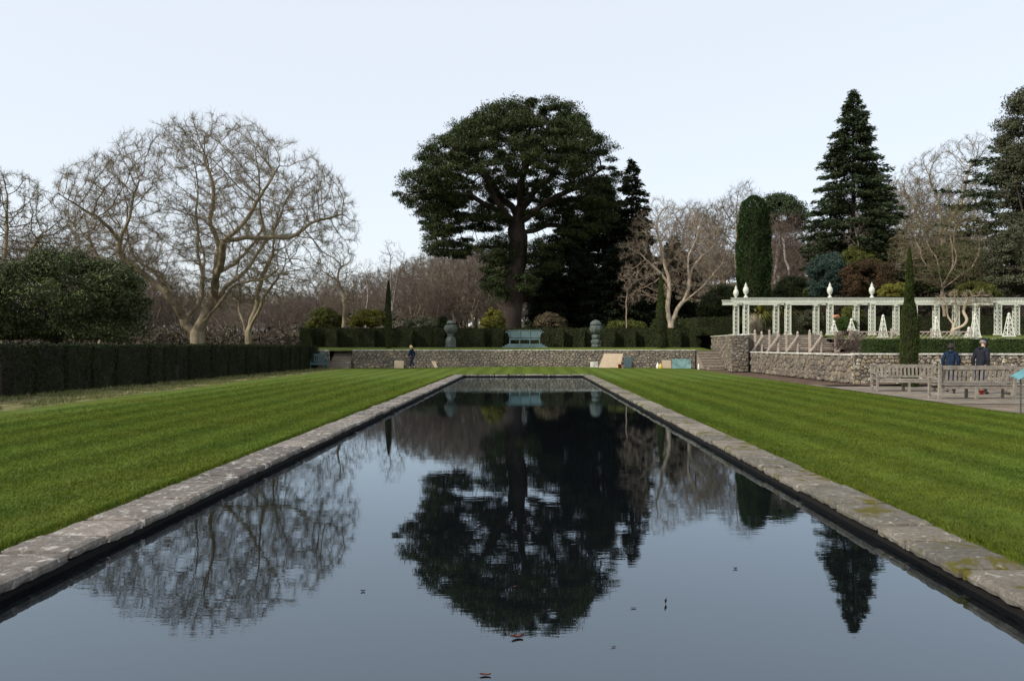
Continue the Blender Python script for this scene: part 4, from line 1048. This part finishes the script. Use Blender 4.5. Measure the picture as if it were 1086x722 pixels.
# trellis fence
def trellis():
    Y = 50.0; x0, x1 = wx(903, Y), wx(1030, Y); z0, z1 = 2.02, 2.56
    t = empty('trellis_fence', (x0, Y, z0), 'low pale diamond trellis fence behind the box hedge', 'fence')
    n = int((x1-x0)/2.0)
    for i in range(n+1):
        m = MB(); m.box((i*(x1-x0)/n, 0, .33), (.09, .09, .66)); m.lathe([(.05,0),(.06,.05),(.01,.12)], (i*(x1-x0)/n, 0, .66), 8); m.build('post', M['palewood'], t)
    m = MB(); m.box(((x1-x0)/2, 0, .06), (x1-x0, .04, .06)); m.box(((x1-x0)/2, 0, .54), (x1-x0, .05, .07)); m.build('rail', M['palewood'], t)
    m = MB(); x = 0
    while x < x1-x0-.45:
        m.bar((x, -.02, .08), (x+.45, -.02, .52), .035, .02); m.bar((x+.45, .015, .08), (x, .015, .52), .035, .02); x += .3
    m.build('lattice', M['palewood'], t)
trellis()
def rose_frame():
    Y = 50.35; ps = [800.6, 807.7, 816, 825, 834, 845.8, 858.7, 870.9, 886, 901.5]; x0 = wx(794, Y)
    t = empty('timber_frame', (x0, Y, 1.22), 'weathered timber rose frame of posts and diagonal struts on the low wall terrace', 'timber frame')
    for i, p in enumerate(ps):
        m = MB(); x = wx(p, Y)-x0; h = 1.30 if i % 2 == 0 else 1.2; w = .10 if i % 3 else .13
        m.box((x, 0, h/2), (w, w, h)); m.lathe([(.05,0),(.085,.06),(.05,.14),(.01,.2)], (x, 0, h), 8); m.build('post', M['palewood'], t)
    for a, c in ((796.6,808.5), (812.5,825.5), (833,846), (858.5,871), (887.5,901.5)):
        m = MB(); m.bar((wx(a, Y)-x0, -.11, .06), (wx(c, Y)-x0, -.11, 1.12), .12, .09); m.build('strut', M['palewood'], t)
    m = MB()
    for z in (.3, .62, .92): m.box(((wx(901.5, Y)-x0)/2+.2, .09, z), (wx(901.5, Y)-x0-.3, .04, .045))
    m.build('rail', M['palewood'], t)
rose_frame()
# climber on the pergola
bare_tree('climber', 'old leafless climber with twisted buff stems on the pergola columns', [(985,322),(990,314),(1010,306),(1045,308),(1060,316),(1055,326),(1030,328),(1000,328)], 61.4, .8,
  [[(1009,352),(1011,344),(1014,336),(1013,328),(1010,318)], [(1010,350),(1019,346,-.3),(1023,338,-.4),(1020,330),(1026,318)], [(1012,344),(1006,334,.4),(1002,322)]], natt=900, step=.2, di=2, dk=.25, tip=.010, rmax=.17, bark='bark_pale', twig='twig_pale', tw=(3, .35, .010, .03), split=.05, base_z=2.45, cat='climbing plant')
# palm, pampas, pot
def spiky(name, label, px, Y, bz, h, spread, n, m, cat, w=.09, trunk_h=.0):
    t = empty(name, (wx(px, Y), Y, bz), label, cat); A = []; Fq = []; k = 7
    for i in range(n):
        a = rng.uniform(0, 6.283); el = rng.uniform(.1, 1.45); L = h*rng.uniform(.7, 1.1); d = np.array([math.cos(a)*math.cos(el), math.sin(a)*math.cos(el), math.sin(el)])*spread
        d[2] = math.sin(el); u = np.linspace(0, 1, k)[:, None]; P = np.array([0, 0, trunk_h])+d*L*u+np.array([0, 0, -1.])*L*.55*u**2.2
        sd = nrm(np.cross(d, [0, 0, 1.])+1e-6); ww = w*(1-u**2*.95)*.5; V = np.concatenate([P-sd*ww, P+sd*ww]); o = len(A)*2*k
        A.append(V); j = np.arange(k-1); Fq.append(np.stack([j, j+1, j+1+k, j+k], -1)+o)
    link('fronds', npmesh('fronds', np.concatenate(A), np.concatenate(Fq)), M[m], t)
    b = MB(); b.lathe([(.16,-.1),(.13,trunk_h*.5),(.15,trunk_h+.1)], n=9); b.build('trunk', M['bark_dark'], t)
    return t
spiky('palm_plant', 'yellow green fan leaved palm behind the left end of the pergola', 806, 72, 2.5, 2.6, 1.0, 150, 'gold', 'palm', .12, 2.0)
spiky('palm_plant', 'second yellow green palm nearer the middle of the pergola, larger and lower', 826, 75, 2.6, 2.8, 1.0, 170, 'olive', 'palm', .12, 2.3)
spiky('fern_clump', 'brown green strappy clump under the palm beside the pampas grass', 816, 68.5, 2.5, 1.5, 1.0, 130, 'brownleaf', 'plant', .07, .1)
spiky('strappy_plant', 'grey green strappy plant behind the third pergola bay', 905, 68, 2.5, 1.7, 1.0, 120, 'holm', 'plant', .06, .2)
t = spiky('pampas_grass', 'pale buff pampas grass behind the first pergola bay', 800, 67, 2.5, .9, .8, 120, 'brownleaf', 'plant', .03, .1)
P = rng.normal(size=(2600, 3))*np.array([.30, .25, .36])+np.array([0, 0, 1.0]); link('plumes', npmesh('p', *leaves(P, .22, .03, None, .7, dirv=np.tile([0., 0, 1], (2600, 1)))), M['plume'], t)
b = MB(); b.lathe([(.22,0),(.26,.1),(.27,.9),(.33,.98),(.33,1.1),(.24,1.12),(.22,1.3)], n=16)
o = b.build('chimney_pot', M['terracotta'], smooth=True, loc=(wx(887, 66.5), 66.5, 3.0)); tag(o, 'tall orange terracotta pot standing behind the third pergola column', 'pot')
b = MB(); b.box((0, 0, .28), (.7, .7, .56)); o = b.build('stone_plinth', M['step'], bevel=.02, loc=(wx(887, 66.5), 66.5, 2.44)); tag(o, 'square stone plinth under the orange terracotta pot', 'plinth')

# ------------------------------------------------------------------ statues, bench on terrace
def statue(px, lab, prof, lob):
    Y = 65.2; t = empty('statue', (wx(px, Y), Y, 1.5), lab, 'statue')
    parts = {}
    for nm, pf, lb, am in prof:
        m = MB(); m.lathe(pf, n=24, lobes=lb, amp=am)
        for k in range(int(lob)): pass
        o = m.build(nm, M['statue'], t, True)
        mod = o.modifiers.new('sub', 'SUBSURF'); mod.levels = 1; mod.render_levels = 1
    return t
statue(478, 'grey stone urn shaped statue with flat cap on the terrace left of the teal bench', [
    ('base', [(.44,0),(.45,.12),(.40,.16),(.38,.3),(.42,.5),(.36,.75),(.24,.95),(.20,1.02)], 4, .14),
    ('body', [(.19,.98),(.27,1.02),(.25,1.12),(.30,1.22),(.44,1.34),(.52,1.5),(.53,1.66),(.50,1.80),(.44,1.90),(.30,1.94)], 6, .09),
    ('cap', [(.28,1.92),(.26,1.97),(.37,2.01),(.38,2.09),(.30,2.14),(.27,2.22),(.20,2.29),(.01,2.30)], 5, .04)], 0)
statue(632, 'grey stone statue of stacked rounded forms with domed top right of the teal bench', [
    ('base', [(.40,0),(.42,.16),(.36,.2),(.34,.3),(.44,.44),(.46,.56),(.36,.68),(.26,.74)], 5, .12),
    ('ball', [(.22,.7),(.32,.8),(.36,.92),(.33,1.06),(.2,1.16)], 4, .08),
    ('head', [(.2,1.12),(.36,1.22),(.50,1.36),(.55,1.6),(.52,1.8),(.46,1.9)], 7, .08),
    ('cap', [(.48,1.86),(.50,1.94),(.44,2.12),(.28,2.26),(.08,2.33),(.01,2.34)], 8, .05)], 0)
def terrace_bench():
    Y = 65.6; t0 = MB(); x = wx(556.5, Y)
    for k, (w, d, h) in enumerate(((3.75, 1.9, .12), (3.3, 1.55, .12), (2.9, 1.2, .1))): t0.box((0, 0, sum((.12,.12,.1)[:k])+h/2), (w, d, h))
    o = t0.build('stepped_platform', M['teal'], bevel=.012, loc=(x, Y, 1.5)); tag(o, 'low blue grey stepped platform carrying the teal bench', 'platform')
    t = empty('garden_bench', (x, Y, 1.84), 'teal painted high backed bench with flared arms on a stepped platform before the hedge', 'bench')
    m = MB(); m.box((0, -.02, .42), (2.5, .5, .05)); m.box((0, -.26, .38), (2.5, .04, .1)); m.build('seat', M['teal'], t, bevel=.008)
    m = MB(); m.box((0, .26, .80), (2.56, .05, .60))
    for dx in (-1.27, -.42, .42, 1.27): m.box((dx, .22, .8), (.07, .06, .62))
    m.box((0, .25, 1.12), (2.9, .10, .06)); m.build('backrest', M['teal'], t, bevel=.008)
    for s in (-1, 1):
        m = MB(); m.box((s*1.28, 0, .64), (.07, .55, .06)); m.tube([(s*1.28, .2, .7), (s*1.33, .2, .85), (s*1.42, .2, .98), (s*1.58, .2, 1.0), (s*1.62, .2, .9)], [.05,.05,.05,.045,.02], 6); m.build('armrest', M['teal'], t)
    for dx in (-1.24, -.42, .42, 1.24):
        for dy in (-.24, .25):
            m = MB(); m.box((dx, dy, .2), (.07, .07, .40)); m.build('leg', M['teal'], t)
terrace_bench()

# ------------------------------------------------------------------ slatted benches
def slat_bench(label, L, x, y, z, rz, m, group=None, h=.98, mid=True):
    """front faces local -Y"""
    t = empty('garden_bench', (x, y, z), label, 'bench', group, rz); W = M[m]; hs = .44
    b = MB()
    for k in range(5): b.box((0, -.24+k*.115, hs), (L-.02, .09, .03))
    b.box((0, -.28, hs-.07), (L-.1, .035, .10)); b.box((0, .22, hs-.07), (L-.1, .035, .10)); b.build('seat', W, t, bevel=.004)
    b = MB(); b.box((0, .305, h-.06), (L-.06, .04, .13)); b.box((0, .265, hs+.10), (L-.06, .035, .08))
    n = int(L/.145)
    for k in range(n):
        xx = -L/2+.12+(L-.24)*k/(n-1); b.bar((xx, .27, hs+.12), (xx, .30, h-.1), .075, .018)
    b.build('backrest', W, t)
    for s in (-1, 1):
        b = MB(); b.box((s*(L/2-.035), -.03, .66), (.075, .66, .035)); b.box((s*(L/2-.035), 0, .16), (.05, .5, .06)); b.build('armrest', W, t, bevel=.004)
        b = MB(); b.box((s*(L/2-.035), -.29, .325), (.075, .075, .65)); b.build('leg', W, t, bevel=.005)
        b = MB(); b.bar((s*(L/2-.035), .26, 0), (s*(L/2-.035), .315, h+.03), .075, .08); b.build('leg', W, t)
    if mid:
        for yy_ in (-.28, .25): b = MB(); b.box((0, yy_, .2), (.08, .07, .40)); b.build('leg', W, t)
    return t
bg = 'weathered oak benches in the paved corner'
slat_bench('weathered slatted oak bench facing the lawn in front of the slender cypress', 2.35, wx(961, 29.0), 29.0, -.012, R(-4), 'oldwood', bg)
slat_bench('weathered oak bench seen from behind with two people beyond it', 2.5, wx(1030.5, 24.9), 24.9, -.012, R(180+3), 'oldwood', bg, 1.05)
slat_bench('weathered oak bench cut off by the right edge of the picture', 2.3, wx(1108, 26.5), 26.5, -.012, R(170), 'oldwood', bg)
slat_bench('dark teal slatted bench at the end of the left hedge by the steps', 1.25, wx(338, 56.5), 56.3, 0, R(25), 'teal_dark', None, 1.1, False)

def lectern():
    Y = 19.7; t = empty('information_lectern', (wx(1082.5, Y), Y, -.03), 'pale teal slanted information panel on a thin post at the right edge', 'sign')
    b = MB(); b.tube([(0,0,0),(0,0,.92)], .018, 8); b.build('post', M['steel'], t)
    b = MB(); b.box((0.03, 0, .98), (.42, .28, .02), M=Matrix.Rotation(R(-28), 3, 'Y')@Matrix.Rotation(R(22), 3, 'X')); b.build('panel', M['panel'], t, bevel=.004)
lectern()

# ------------------------------------------------------------------ things leaning on the long wall
def leaning(name, label, cat, px0, px1, py0, py1, Y, m, tilt=20, skew=0, thick=.03):
    x0, x1 = wx(px0, Y), wx(px1, Y); h = (py1-py0)/F*Y/math.cos(R(tilt)); w = x1-x0; zg = float(zl((x0+x1)/2, Y)); b = MB()
    T = Matrix.Rotation(R(-tilt), 3, 'X'); vs = []
    for yy_ in (0, thick):
        for xx, zz in ((-w/2-skew, 0), (w/2-skew, 0), (w/2+skew*.2, h), (-w/2+skew, h)): vs.append(T@Vector((xx, yy_, zz)))
    b.add(vs, [(0,1,2,3), (7,6,5,4), (0,4,5,1), (1,5,6,2), (2,6,7,3), (3,7,4,0)])
    return tag(b.build(name, M[m], loc=((x0+x1)/2, Y, zg+.01), bevel=.004), label, cat)
leaning('cardboard_box', 'square tan board leaning on the wall left of the walking person', 'board', 418, 428, 383, 391, 57.7, 'board', 12)
leaning('plank', 'short tan plank leaning at an angle right of the walking person', 'plank', 459, 462, 383, 390, 57.8, 'board', 15, -.14)
leaning('plywood_sheet', 'large tan plywood sheet leaning against the wall right of the pool end', 'board', 638, 661, 375.5, 390.5, 57.5, 'board', 22, .22)
leaning('plastic_sheet', 'dark teal sheet leaning next to the large plywood sheet', 'sheet', 662, 671, 379, 390.5, 57.6, 'tarp', 14, .1)
leaning('small_board', 'small tan board leaning left of the turquoise board', 'board', 702, 712, 383, 391.5, 57.7, 'board', 10)
leaning('turquoise_board', 'faded turquoise board leaning on the wall near the right hand steps', 'board', 713, 733, 381.5, 391.5, 57.5, 'turq', 14)
leaning('stone_slab', 'low pale stone slab leaning on the wall left of the large plywood sheet', 'slab', 626, 634, 384.5, 390.5, 57.8, 'cap', 16)
def bottle(px, m, lab, cat, Y=57.1, r=.09, h=.4, nm='bottle'):
    b = MB(); b.lathe([(r*.9,0),(r,.03),(r,h*.6),(r*.5,h*.8),(r*.35,h*.85),(r*.38,h),(.01,h)], n=12)
    x = wx(px, Y); tag(b.build(nm, M[m], smooth=True, loc=(x, Y, float(zl(x, Y)))), lab, cat)
bottle(697.5, 'white', 'white plastic container standing at the wall left of the yellow one', 'container', r=.10, h=.42, nm='container')
bottle(700.6, 'yellow', 'yellow plastic container at the foot of the long wall', 'container', 56.9, .13, .36, 'container')
bottle(741, 'white', 'white bottle with reddish cap standing at the foot of the right steps', 'bottle', 55.2, .07, .42)
def bucket(px, Y, m, lab, r=.16, h=.28):
    x = wx(px, Y); t = empty('bucket', (x, Y, float(zl(x, Y)) if x < 12 else -.01), lab, 'bucket')
    b = MB(); b.lathe([(r*.75,0),(r,h),(r*1.06,h),(r*1.06,h*1.05),(r*.9,h*1.05),(r*.7,.03)], n=14); b.build('body', M[m], t, True)
    b = MB(); b.tube([(r*math.cos(a), 0, h+r*.9*math.sin(a)) for a in np.linspace(0, math.pi, 9)], .008, 5); b.build('handle', M['steel'], t, True)
bucket(657.5, 56.9, 'red', 'red bucket at the foot of the large plywood sheet')
bucket(660.5, 56.6, 'white', 'white bucket beside the red bucket', .11, .2)
bucket(1041, 27.0, 'red', 'small bright red bucket on the ground under the bench seen from behind', .08, .14)

# ------------------------------------------------------------------ people
def skin(name, verts, rad, edges, m, parent, sub=2, root=0):
    me = bpy.data.meshes.new(name); me.from_pydata([tuple(v) for v in verts], edges, [])
    o = bpy.data.objects.new(name, me); COL.objects.link(o)
    mod = o.modifiers.new('skin', 'SKIN'); mod.use_smooth_shade = True
    if not me.skin_vertices: me.skin_vertices.new(name='s') if hasattr(me.skin_vertices, 'new') else None
    for i, r in enumerate(rad):
        d = me.skin_vertices[0].data[i]; d.radius = (r, r) if not hasattr(r, '__len__') else r; d.use_root = (i == root)
    mod2 = o.modifiers.new('sub', 'SUBSURF'); mod2.levels = sub; mod2.render_levels = sub
    dg = bpy.context.evaluated_depsgraph_get(); dg.update()
    nm = bpy.data.meshes.new_from_object(o.evaluated_get(dg)); bpy.data.objects.remove(o)
    nm.polygons.foreach_set('use_smooth', [True]*len(nm.polygons))
    return link(name, nm, M[m], parent)
class Graph:
    def __init__(s): s.v = []; s.r = []; s.e = []
    def chain(s, pts, rad, start=None):
        prev = start
        for p, r in zip(pts, rad):
            s.v.append(Vector(p)); s.r.append(r); i = len(s.v)-1
            if prev is not None: s.e.append((prev, i))
            prev = i
        return prev
def person(label, x, y, z, rz, ht, jacket, legs, hair, shoe, stride=0., lean=0., headtilt=0., armL=None, armR=None, cap=None, longhair=False, ankle=None):
    """front = +Y ; local metres scaled so that total = ht"""
    t = empty('person', (x, y, z), label, 'person', rz=rz); s = ht/1.75
    def V(a, b_, c):
        # lean the upper body
        if c > .95: b_ += (c-.95)*math.tan(lean)
        return Vector((a*s, b_*s, c*s))
    hipz = .93; g = Graph()
    pel = g.chain([V(0,0,hipz)], [(.13*s,.10*s)])
    ch = g.chain([V(0,0,1.10), V(0,0,1.28), V(0,.0,1.42), V(0,.01,1.50), V(0,.03,1.58)], [(.12*s,.09*s), (.14*s,.10*s), (.11*s,.08*s), .052*s, .05*s], pel)
    chest = 2+1
    feet = {}
    for sd in (-1, 1):
        st = stride*sd; kx = .10*sd
        kn = V(kx, st*.45+.03, .50); an = V(kx*.95, st, .09+(.05 if st < 0 else 0))
        a = g.chain([V(kx,0,.86), kn, an], [.085*s,.055*s,.038*s], pel)
        g.chain([an+V(0,.06,-.05), an+V(0,.16,-.06)], [.035*s,.028*s], a); feet[sd] = (kn, an)
    hands = {}
    for sd, arm in ((-1, armL), (1, armR)):
        arm = arm or [(.25*sd,-.02,1.12), (.26*sd,.08,.90)]
        sh = V(.17*sd,0,1.42); el = V(*arm[0]); wr = V(*arm[1])
        w = g.chain([sh, el, wr], [.052*s,.042*s,.027*s], chest)
        d = (wr-el).normalized(); side = Vector((sd*-1.,0,0)); fw = d.cross(Vector((sd,0,0))).normalized()
        palm = wr+d*.06*s; pm = g.chain([palm], [(.032*s,.02*s)], w)
        for k in range(4):
            o = fw*(k-1.5)*.021*s; l = (.075,.085,.08,.062)[k]*s; p1 = palm+o+d*.035*s
            g.chain([p1, p1+d*l*.55, p1+d*l*.95+side*.015*s], [.0095*s,.009*s,.007*s], pm)
        g.chain([palm-fw*.03*s*-1+d*-.01*s, palm+fw*.052*s+d*.03*s, palm+fw*.05*s+d*.06*s+side*.01*s], [.011*s,.010*s,.008*s], pm)
        hands[sd] = (sh, el, wr)
    # head is grown from the neck in the same surface
    hc = V(0,.04,1.64); ht_ = Matrix.Rotation(headtilt, 3, 'X')
    nk = ch
    g.chain([hc+ht_@Vector((0,.0,-.03))*s, hc+ht_@Vector((0,.01,.05))*s, hc+ht_@Vector((0,0,.11))*s], [(.072*s,.085*s), (.080*s,.098*s), (.05*s,.06*s)], nk)
    body = skin('body', g.v, g.r, g.e, 'skin', t, 2, pel)
    # face : nose, ears, eyes, mouth
    f = MB()
    f.lathe([(.004,.03),(.012,.0),(.017,-.025),(.01,-.035)], (0,0,0), 8)
    me_v = [hc+ht_@(Vector(v)+Vector((0,.100,.02)))*s for v in f.v]; f.v = [tuple(v) for v in me_v]
    for sd in (-1, 1):
        o = len(f.v); e = MB(); e.lathe([(.004,-.03),(.018,-.015),(.022,.01),(.014,.028),(.004,.03)], n=8, sx=.4); f.add([hc+ht_@(Vector(v)+Vector((sd*.080,-.005,.02)))*s for v in e.v], e.f)
    f.build('face_features', M['skin'], t, True)
    e = MB()
    for sd in (-1, 1):
        q = MB(); q.lathe([(.002,-.010),(.012,-.006),(.014,0),(.012,.006),(.002,.010)], n=8, sy=.5); e.add([hc+ht_@(Vector(v)+Vector((sd*.032,.088,.035)))*s for v in q.v], q.f)
    q = MB(); q.box((0,.094,-.035), (.045,.01,.008)); e.add([hc+ht_@Vector(v)*s for v in q.v], q.f)
    e.build('eyes_and_mouth', M['eye'], t)
    h = MB(); prof = [(.092,-.05),(.097,0),(.098,.05),(.09,.08),(.05,.11),(.004,.125)] if cap else [(.06,-.11),(.100,-.08),(.112,-.03),(.115,.02),(.110,.06),(.088,.105),(.06,.135),(.03,.15),(.004,.156)] if longhair else [(.094,-.02),(.104,.02),(.103,.06),(.088,.105),(.06,.135),(.03,.15),(.004,.156)]
    h.lathe(prof, n=16, sy=1.08)
    h.v = [tuple(hc+ht_@(Vector(v)+Vector((0,-.022-max(0,.05-v[2])*.35,.0)))*s) for v in h.v]
    ho = h.build('hair', M[hair], t, True); 
    if cap:
        c = MB(); c.lathe([(.112,.035),(.116,.06),(.112,.10),(.095,.135),(.06,.155),(.004,.165)], n=16, sy=1.08); o = len(c.v)
        c.box((0,.135,.05), (.13,.11,.012)); c.v = [tuple(hc+ht_@(Vector(v)+Vector((0,-.022,0)))*s) for v in c.v]; c.build('cap', M[cap], t, True)
    # jacket
    j = Graph(); jp = j.chain([V(0,0,.86)], [(.165*s,.125*s)])
    jc = j.chain([V(0,0,.98), V(0,0,1.14), V(0,0,1.30), V(0,0,1.42), V(0,.005,1.50)], [(.165*s,.13*s),(.165*s,.13*s),(.175*s,.13*s),(.15*s,.12*s),(.085*s,.085*s)], jp)
    for sd in (-1, 1):
        sh, el, wr = hands[sd]; j.chain([sh+Vector((0,0,-.015*s)), el, el+(wr-el)*.97], [.088*s,.068*s,.052*s], 4)
    skin('jacket', j.v, j.r, j.e, jacket, t, 2, jp)
    hd = Graph(); hd.chain([V(-.09,-.03,1.50), V(-.05,-.09,1.50), V(0,-.11,1.48), V(.05,-.09,1.50), V(.09,-.03,1.50)], [.045*s,.055*s,.065*s,.055*s,.045*s]); skin('hood', hd.v, hd.r, hd.e, jacket, t, 1)
    tr = Graph(); tp = tr.chain([V(0,0,.92)], [(.145*s,.115*s)])
    for sd in (-1, 1):
        kn, an = feet[sd]; top = V(.10*sd,0,.84)
        tr.chain([top, kn, an+(kn-an)*(-.06 if ankle is None else .2)], [.105*s,.074*s,.058*s], tp)
    skin('trousers', tr.v, tr.r, tr.e, legs, t, 2, tp)
    for sd in (-1, 1):
        kn, an = feet[sd]; gq = Graph(); gq.chain([an+V(0,-.035,-.035), an+V(0,.05,-.045), an+V(0,.14,-.055), an+V(0,.19,-.06)], [.045*s,.044*s,.042*s,.028*s]); skin('shoe', gq.v, gq.r, gq.e, shoe, t, 1)
        if ankle: gq = Graph(); gq.chain([an+Vector((0,0,.0)), an+(kn-an)*.22], [.047*s,.052*s]); skin('sock', gq.v, gq.r, gq.e, ankle, t, 1)
    return t
person('person in a navy blue jacket and jeans with dark hair standing behind the oak bench', wx(1008, 27.6), 27.6, -.012, R(-35), 1.72, 'navy', 'jeans', 'hair_dark', 'black', .10, R(11), R(-30), longhair=True,
       armL=[(-.25,-.04,1.17), (-.22,.08,.96)], armR=[(.25,-.03,1.16), (.23,.08,.95)])
person('person in a charcoal hooded jacket and cap looking down behind the oak bench', wx(1040, 27.3), 27.3, -.012, R(-62), 1.88, 'charcoal', 'jeans', 'hair_grey', 'black', .09, R(10), R(-38), cap='charcoal',
       armL=[(-.25,-.05,1.13), (-.25,.03,.88)], armR=[(.25,-.06,1.13), (.25,.0,.88)])
person('fair haired person in dark navy clothes walking left along the far wall', wx(437, 56.6), 56.6, 0, R(75), 1.68, 'navy', 'jeans', 'hair_blond', 'leaf_dark', .26, R(5), R(-8), longhair=True,
       armL=[(-.24,.10,1.13), (-.16,.30,1.02)], armR=[(.24,-.14,1.16), (.22,-.10,.92)], ankle='white')

# ------------------------------------------------------------------ floating leaves
def leaf_obj(px, py, m, lab, sc=.05, rz=0, curl=.4):
    Yw = (EYE+.147)*F/(py-HY); b = MB(); n = 7
    for i in range(n):
        u = i/(n-1); w = math.sin(math.pi*min(1, u*1.05+.02))*.42*(1-.3*u)
        for s_ in (-1, 0, 1): b.v.append(((u-.5)*2*sc, s_*w*sc, curl*sc*(abs(s_)*.5+(u-.5)**2*1.6)))
    for i in range(n-1):
        for s_ in (0, 1): b.f.append([i*3+s_, i*3+s_+1, i*3+s_+4, i*3+s_+3])
    b.tube([(-sc, 0, curl*sc*.4), (-sc*1.5, .1*sc, curl*sc*.8)], sc*.03, 4)
    o = b.build('fallen_leaf', M[m], smooth=True, loc=(wx(px, Yw), Yw, -.147+.002)); o.rotation_euler.z = rz
    tag(o, lab, 'leaf', 'dead leaves floating on the pool')
leaf_obj(549, 676, 'leaf_litter', 'largest reddish dead leaf floating below the pine reflection', .036, .3, .7)
leaf_obj(536, 671, 'leaf_dark', 'dark dead leaf floating just left of the largest reddish leaf', .022, 1.9)
leaf_obj(558, 672, 'leaf_dark', 'dark dead leaf floating just right of the largest reddish leaf', .020, .2)
leaf_obj(706, 640, 'leaf_dark', 'curled upright brown leaf floating alone right of the pine reflection', .024, 1.2, 1.8)
leaf_obj(385, 627, 'leaf_dark', 'tiny dark leaf floating left of the pine reflection', .016, .2, 1)
leaf_obj(515, 716, 'leaf_litter', 'reddish leaf floating at the bottom edge of the picture', .03, 0, .5)
leaf_obj(780, 603, 'leaf_dark', 'tiny dark leaf floating left of the conifer reflection', .016, 0, 1)
leaf_obj(546, 622, 'leaf_litter', 'orange brown leaf floating within the pine reflection', .018, .5)
leaf_obj(651, 686, 'leaf_dark', 'small dark leaf floating near the bottom right of the pine reflection', .016, .5)
leaf_obj(672, 645, 'leaf_dark', 'small flat dark leaf floating left of the curled upright leaf', .02, .1)

# ------------------------------------------------------------------ grass blades
def blades(n, x0, x1, y0, y1, h=(.012,.028), w=.0032, pw=1.6, zoff=0):
    x = rng.uniform(x0, x1, n); y = y0+(y1-y0)*rng.uniform(0, 1, n)**pw
    k = rng.uniform(0, 1, n) < np.clip((42-y)/26, 0, 1)
    if x1-x0 > 1: k &= rng.uniform(0, 1, n) < np.clip((x+12.6)/2.5, 0, 1); x, y = x[k], y[k]; n = len(x)
    vis = (np.abs(x)/np.maximum(y, .1) < 2.2); x, y = x[vis], y[vis]; n = len(x)
    a = rng.uniform(0, 6.283, n); l = rng.uniform(h[0], h[1], n); ww = w*(1+y/9)
    B = np.stack([x, y, zl(x, y)+zoff], -1); s = np.stack([np.cos(a), np.sin(a), 0*a], -1)*ww[:, None]
    tip = B+np.stack([np.cos(a*1.7)*.5, np.sin(a*1.7)*.5, np.full(n, 1.)], -1)*l[:, None]
    V = np.stack([B-s, B+s, tip], 1).reshape(-1, 3); return V, np.arange(3*n).reshape(-1, 3)
parts = [blades(520000, -12.6, PL0-.01, 1.0, 42, pw=1.9), blades(520000, PR1+.01, 12.0, 1.0, 42, pw=1.9),
         blades(20000, PL0-.05, PL0+.03, 5, 45, (.025,.055), .004, 1.3), blades(20000, PR1-.03, PR1+.05, 5, 45, (.025,.055), .004, 1.3)]
V, Fs = merge(parts); o = link('grass', npmesh('grass', V, Fs), M['blades']); tag(o, 'short mown grass blades of the lawn', 'grass', kind='stuff')
n = 26000; x = rng.uniform(-16.6, -13.4, n); y = rng.uniform(18, 57, n); a = rng.uniform(0, 6.28, n)
q = np.array([mnoise.noise(Vector((p, r_, 0))*.9) for p, r_ in zip(x.tolist(), y.tolist())]); k = q > -.08; x, y, a = x[k], y[k], a[k]; n = len(x)
B = np.stack([x, y, 0*x], -1); s = np.stack([np.cos(a), np.sin(a), 0*a], -1)*.012; tip = B+np.stack([np.cos(a*2)*.7, np.sin(a*2)*.7, np.ones(n)], -1)*rng.uniform(.05, .15, n)[:, None]
o = link('rough_grass', npmesh('rough', np.stack([B-s, B+s, tip], 1).reshape(-1, 3), np.arange(3*n).reshape(-1, 3)), M['straw']); tag(o, 'rough unmown strawy grass at the foot of the left hedge', 'grass', kind='stuff')

# ------------------------------------------------------------------ light, sky, camera
AZ, EL = 238.0, 36.0          # azimuth clockwise from +Y
w = bpy.data.worlds.new('World'); S.world = w; w.use_nodes = True; nt = w.node_tree
bgn = nt.nodes['Background']; sky = nt.nodes.new('ShaderNodeTexSky'); sky.sky_type = 'NISHITA'; sky.sun_disc = False
sky.sun_elevation = R(EL); sky.sun_rotation = R(AZ); sky.air_density = 1.0; sky.dust_density = 1.5; sky.ozone_density = 1.0
# thin high cloud veil whitening the blue
veil = mix(nt, .72, sky.outputs[0], (5.55, 5.82, 6.1))
nt.links.new(veil, bgn.inputs[0]); bgn.inputs[1].default_value = .15
sd = bpy.data.lights.new('sun', 'SUN'); so = bpy.data.objects.new('sun', sd); COL.objects.link(so)
sd.energy = 3.3; sd.angle = R(1.5); sd.color = (1, .94, .84)
dv = Vector((math.sin(R(AZ))*math.cos(R(EL)), math.cos(R(AZ))*math.cos(R(EL)), math.sin(R(EL))))
so.rotation_euler = dv.to_track_quat('Z', 'Y').to_euler(); so.location = dv*50
cd = bpy.data.cameras.new('camera'); co = bpy.data.objects.new('camera', cd); COL.objects.link(co)
cd.sensor_width = 36; cd.lens = 36*F/1086; cd.clip_end = 4000; cd.clip_start = .1
cd.shift_x = (543-CX)/1086; cd.shift_y = (HY-361)/1086
co.location = (0, 0, EYE); co.rotation_euler = (R(90), 0, 0); S.camera = co
S.view_settings.view_transform = 'Standard'; S.view_settings.look = 'None'; S.view_settings.exposure = .26; S.view_settings.gamma = 1
